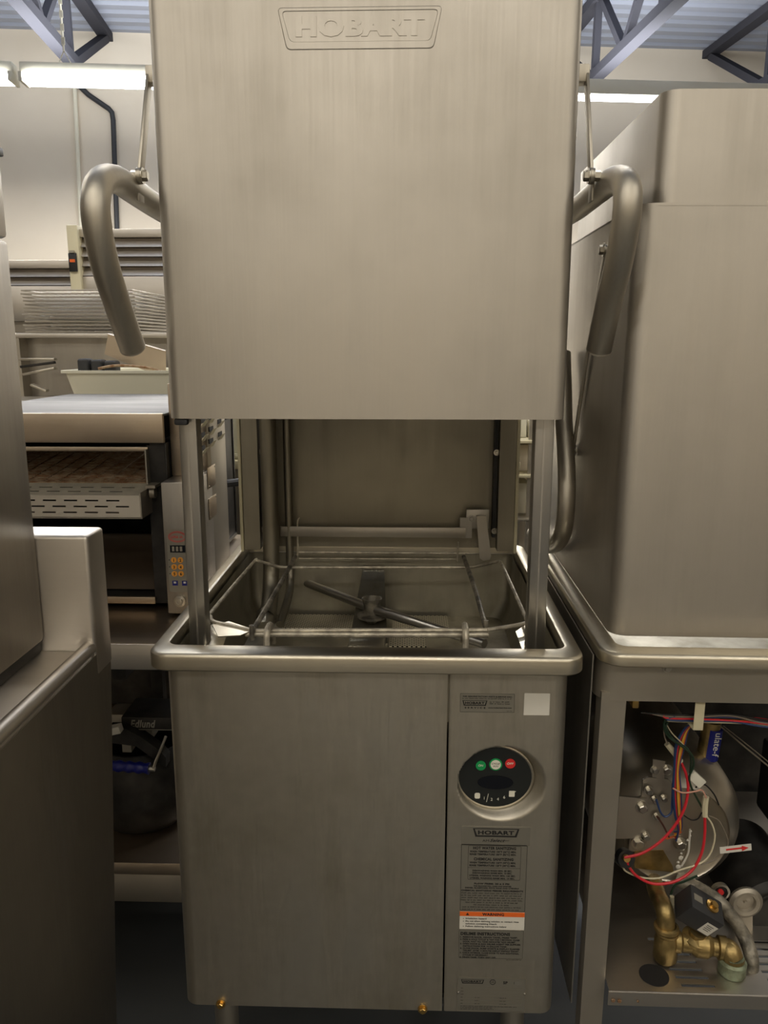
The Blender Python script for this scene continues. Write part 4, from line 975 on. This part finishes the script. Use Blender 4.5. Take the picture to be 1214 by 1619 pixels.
mb.face(lv[0][::-1])
for A, B in zip(lv, lv[1:]):
    for i in range(len(A)): j = (i+1)%len(A); mb.face([A[i],A[j],B[j],B[i]])
mb.face(lv[-1])
tag(mb.build('bus_tub', M['tub'], org=(-.74,1.41,BZ0)), 'milky plastic tub behind the toaster full of odd parts', 'tub')
for k, px in enumerate((133,154,175)):
    a_ = atY(px, 582, 1.34); mb = MB(); mb.box(a_.x-.018, a_.x+.018, 1.33, 1.38, BZ0+.006, 1.255-.003*k, .008, 3)
    tag(mb.build('black_pan', M['rubber'], org=(a_.x, 1.35, BZ0+.006)), ('leftmost','middle','rightmost')[k]+' black container standing in the milky tub', 'container', 'black containers in the tub')
mb = MB(); P = [atY(*v_, 1.42) for v_ in ((171,528),(165,560),(232,587),(262,590),(262,555))]; mb.prism(P, (0,.004,0)); 
mb.prism([P[0]+Vector((0,-.008,-.002)), P[0]+Vector((0,.004,0)), P[-1]+Vector((0,.004,0)), P[-1]+Vector((0,-.008,-.002))], (0,0,.002))
tag(mb.build('steel_sheet', M['brownsteel'], org=(-.62,1.42,1.13)), 'tilted piece of sheet steel sticking out of the milky tub', 'metal sheet')
mb = MB(); mb.tube([atY(155,583,1.30), atY(185,578,1.33), atY(230,581,1.36), atY(262,590,1.4)], .004, 6); tag(mb.build('rusty_rod', M['rust'], org=(-.7,1.35,1.2)), 'thin rusty rod lying across the milky tub', 'rod')
for k, (a_, b_) in enumerate((((32,568),(88,568)), ((34,580),(86,573)), ((38,592),(88,582)), ((50,608),(75,618)))):
    pa, pb = atY(*a_, 1.5), atY(*b_, 1.5); pa.z = max(pa.z, 1.13); pb.z = max(pb.z, 1.13); d = pb-pa
    mb = MB(); mb.obox((pa+pb)/2, d, (0,1,0), d.cross(Vector((0,1,0))), d.length/2, .012, .004, .001)
    tag(mb.build('steel_strip', M['bolt'] if k != 1 else M['iron'], org=(pa+pb)/2), ('uppermost','second','third','lowest')[k]+' of the loose metal strips left of the milky tub', 'metal strip', 'loose metal strips')
# slatted steel panels (louvred units) behind
def louvre(name, label, x0, x1, z0, z1, y, n, post=None):
    t = thing(name, label, 'louvre unit', ((x0+x1)/2, y, 0))
    dz = (z1-z0)/n
    for k in range(n):
        mb = MB(); za = z0+dz*k; mb.hexa([(x0,y,za),(x1,y,za),(x1,y+.05,za),(x0,y+.05,za),(x0,y+.03,za+dz*.93),(x1,y+.03,za+dz*.93),(x1,y+.06,za+dz*.93),(x0,y+.06,za+dz*.93)]); mb.build('slat', M['table'], t)
    mb = MB(); mb.box(x0,x1,y+.05,y+.35,0,z1+.02); mb.build('body', M['side'], t)
    MB().box(x0,x1,y-.002,y+.05,z0-.16,z0-.004,.002).build('lower_panel', M['table'], t)
    MB().box(x0,x1,y,y+.06,z1,z1+.035,.002).build('top_rail', M['table'], t)
    return t
L1_ = louvre('louvred_cabinet', 'tall steel unit with horizontal slats behind the left handle', -1.415, -.80, 1.60, 1.765, 2.6, 4)
mb = MB(); mb.box(-1.465, -1.415, 2.58, 2.66, 0, 1.815, .004); PO = mb.build('cream_post', M['cream'], L1_, label='cream upright with a black switch')
mb = MB(); mb.use(M['black']).box(-1.462, -1.425, 2.57, 2.58, 1.615, 1.695, .003); mb.use(M['orange']).box(-1.455,-1.432,2.568,2.57,1.655,1.668); mb.use(M['plate2']).box(-1.455,-1.432,2.565,2.575,1.695,1.705); mb.build('switch', None, PO)
louvre('louvred_cabinet', 'lower slatted steel unit left of the cream post', -2.1, -1.468, 1.56, 1.635, 2.62, 2)
# through the gaps: crate, shelving
CR = MB(); a_ = atY(352,660,1.7); b_ = atY(392,726,1.7)
CR.box(a_.x, b_.x, 1.70, 1.95, b_.z, a_.z+.14, .006)
for k in range(6): x = a_.x+.006+(b_.x-a_.x)*k/6; CR.box(x, x+.003, 1.694, 1.70, b_.z+.01, a_.z+.12)
CR.box(a_.x-.004, b_.x+.004, 1.69, 1.70, b_.z+.012, b_.z+.02)
BT = thing('shelf_table', 'cream topped table seen between toaster and open dishwasher', 'table', (-.4, 1.8, 0))
MB().box(-.58, .45, 1.66, 2.1, b_.z-.03, b_.z-.001, .003).build('table_top', M['cream'], BT); MB().box(-.56, .43, 1.68, 2.08, 0, b_.z-.03).build('body', M['dull'], BT)
tag(CR.build('plastic_crate', M['tub'], org=((a_.x+b_.x)/2,1.8,b_.z)), 'white ribbed crate seen between toaster and left rail', 'crate')
SHV = thing('shelving', 'pale metal shelving seen between right rail and right post', 'shelving', (.6, 2.3, 0))
for k, z in enumerate((.60, .78, .92)):
    MB().box(.30, 1.0, 2.10, 2.5, z-.012, z, .002).build('shelf', M['cream'] if k else M['dull'], SHV)
mb = MB(); mb.box(.30, 1.0, 2.48, 2.5, 0, 1.5); mb.build('back_panel', M['wall'], SHV)
for x in (.32, .545, .97):
    for y in (2.12, 2.46): MB().box(x, x+.022, y, y+.02, 0, 1.5).build('upright', M['dull'], SHV)
for k, (x, z, c_) in enumerate(((.50, .92, 'white'), (.60, .92, 'fixture'), (.52, .78, 'wall'), (.52, .60, 'fixture'))):
    mb = MB(); mb.box(x-.045, x+.045, 2.2, 2.4, z+.001, z+(.09,.07,.11,.13)[k], .003)
    tag(mb.build('storage_box', M[c_], org=(x, 2.3, z)), ('white box on the top shelf, left one', 'pale box on the top shelf, right one', 'cream box on the middle shelf', 'pale grey box on the lowest shelf')[k]+' seen beside the right post', 'box', 'boxes on the pale shelving')

# ------------------------------------------------------------------ overhead: joists, lights, pipes
def bar3(mb, a, b, w_, h_):
    a, b = Vector(a), Vector(b); d = (b-a); s_ = Vector((0,0,1)).cross(d).normalized(); u_ = d.cross(s_).normalized(); mb.obox((a+b)/2, d, s_, u_, d.length/2, w_, h_)
def joist(u, label, v_node):
    t = thing('roof_joist', label, 'roof joist', room(u, 4, CZ), 'open web steel roof joists')
    zb = 3.70; 
    mb = MB(); bar3(mb, room(u, VB, CZ-.05), room(u, -1, CZ-.05), .06, .04); mb.build('top_chord', M['joist'], t)
    mb = MB(); bar3(mb, room(u, v_node, zb), room(u, -1, zb), .055, .04); mb.build('bottom_chord', M['joist'], t)
    mb = MB(); bar3(mb, room(u, v_node, zb), room(u, VB-.12, CZ-.10), .045, .035); mb.build('web_diagonal', M['joist'], t)
    v_ = v_node-.05; k = 0
    while v_ > -.5:
        mb = MB(); bar3(mb, room(u, v_-.02, zb), room(u, v_-.03, CZ-.05), .03, .03); mb.build('web_vertical', M['joist'], t)
        mb = MB(); bar3(mb, room(u, v_-.75, zb), room(u, v_-.1, CZ-.05), .03, .03); mb.build('web_diagonal', M['joist'], t)
        mb = MB(); bar3(mb, room(u, v_-.75, zb), room(u, v_-1.4, CZ-.05), .03, .03); mb.build('web_diagonal', M['joist'], t)
        v_ -= 1.5
def uv(p): return (p.x*math.cos(RA)+p.y*math.sin(RA), -p.x*math.sin(RA)+p.y*math.cos(RA))
nl = uv(atZ(115,98,3.7)); nr_ = uv(atZ(936,126,3.7)); n3 = uv(atZ(1207,134,3.7))
joist(nl[0], 'steel roof joist at upper left, above the glowing light tubes', nl[1])
joist(nr_[0], 'steel roof joist just right of the raised hood', nr_[1])
joist(n3[0], 'steel roof joist in the upper right corner', n3[1])
# fluorescent fixtures
def fixture(p0, p1, label, z, single=False):
    (u0, v0), (u1, v1) = p0, p1
    t = thing('strip_light', label, 'light', room((u0+u1)/2, (v0+v1)/2, z), 'hanging fluorescent strip lights')
    A, B = room(u0, v0, z), room(u1, v1, z); d = B-A; s_ = Vector((0,0,1)).cross(d).normalized()
    mb = MB(); mb.obox((A+B)/2+Vector((0,0,.10)), d, s_, (0,0,1), d.length/2, .055, .035 if not single else .05, .004); mb.build('housing', M['fixture'], t)
    for k in ((-1, 1) if not single else (0,)):
        mb = MB(); mb.tube([A+s_*.06*k+Vector((0,0,.03))+d.normalized()*.03, B+s_*.06*k+Vector((0,0,.03))-d.normalized()*.03], .022 if not single else .018, 12, False); mb.build('tube_lamp', M['glow'], t)
    for E_ in (A+d.normalized()*.01, B-d.normalized()*.01):
        mb = MB(); mb.obox(E_+Vector((0,0,.035)), d, s_, (0,0,1), .012, .085, .03, .002); mb.build('lamp_holder', M['fixture'], t)
    for f in (.12, .88):
        mb = MB(); p_ = A+d*f+Vector((0,0,.135)); zt = CZ
        mb.tube([p_+Vector((-.05,0,0)), p_+Vector((0,0,.09))], .004, 5, False); mb.tube([p_+Vector((.05,0,0)), p_+Vector((0,0,.09))], .004, 5, False)
        zc = p_.z+.09; i = 0
        while zc < zt-.03:
            mb.obox((p_.x, p_.y, zc+.02), (1,0,0) if i%2 else (0,1,0), (0,1,0) if i%2 else (1,0,0), (0,0,1), .012, .003, .024); zc += .042; i += 1
        mb.build('chain', M['fixture'], t)
zf = 3.06
a_ = uv(atZ(36,127,zf+.03)); vf = a_[1]
fixture((a_[0], vf), (a_[0]+2.44, vf), 'glowing strip light left of the raised hood', zf)
fixture((a_[0]-2.5, vf), (a_[0]-.05, vf), 'glowing strip light cut by the left edge of the frame', zf)
b_ = uv(atZ(985,157,zf+.03))
fixture((b_[0]-1.0, b_[1]), (b_[0]+1.45, b_[1]), 'strip light above the closed dishwasher at right', zf, True)
# wall pipes
def wy(px, py):                      # pixel on the back wall, just in front of it
    d = ray(px, py); nrm = Vector((-math.sin(RA), math.cos(RA), 0)); t = ((VB-.05) - CAM.dot(nrm))/d.dot(nrm); return CAM + d*t
mb = MB(); mb.tube([wy(92,104), wy(140,150), wy(172,172), wy(177,178), wy(179,190), wy(187,420)], .026, 10, False)
tag(mb.build('wall_pipe', plain('black_pipe', (.03,.032,.036,1), .5), org=wy(180,250)), 'black pipe bending down the back wall left of the raised hood', 'pipe')
mb = MB(); mb.tube([wy(118,140), wy(131,420)], .022, 10, False)
tag(mb.build('wall_conduit', M['fixture'], org=wy(125,250)), 'thin pale grey conduit running down the back wall at left', 'conduit')
a_ = wy(1206,152); mb = MB(); mb.obox(a_, (1,0,0),(0,1,0),(0,0,1), .07, .05, .05, .01); tag(mb.build('wall_fitting', M['white'], org=a_), 'small white fitting high on the back wall at far right', 'fitting')
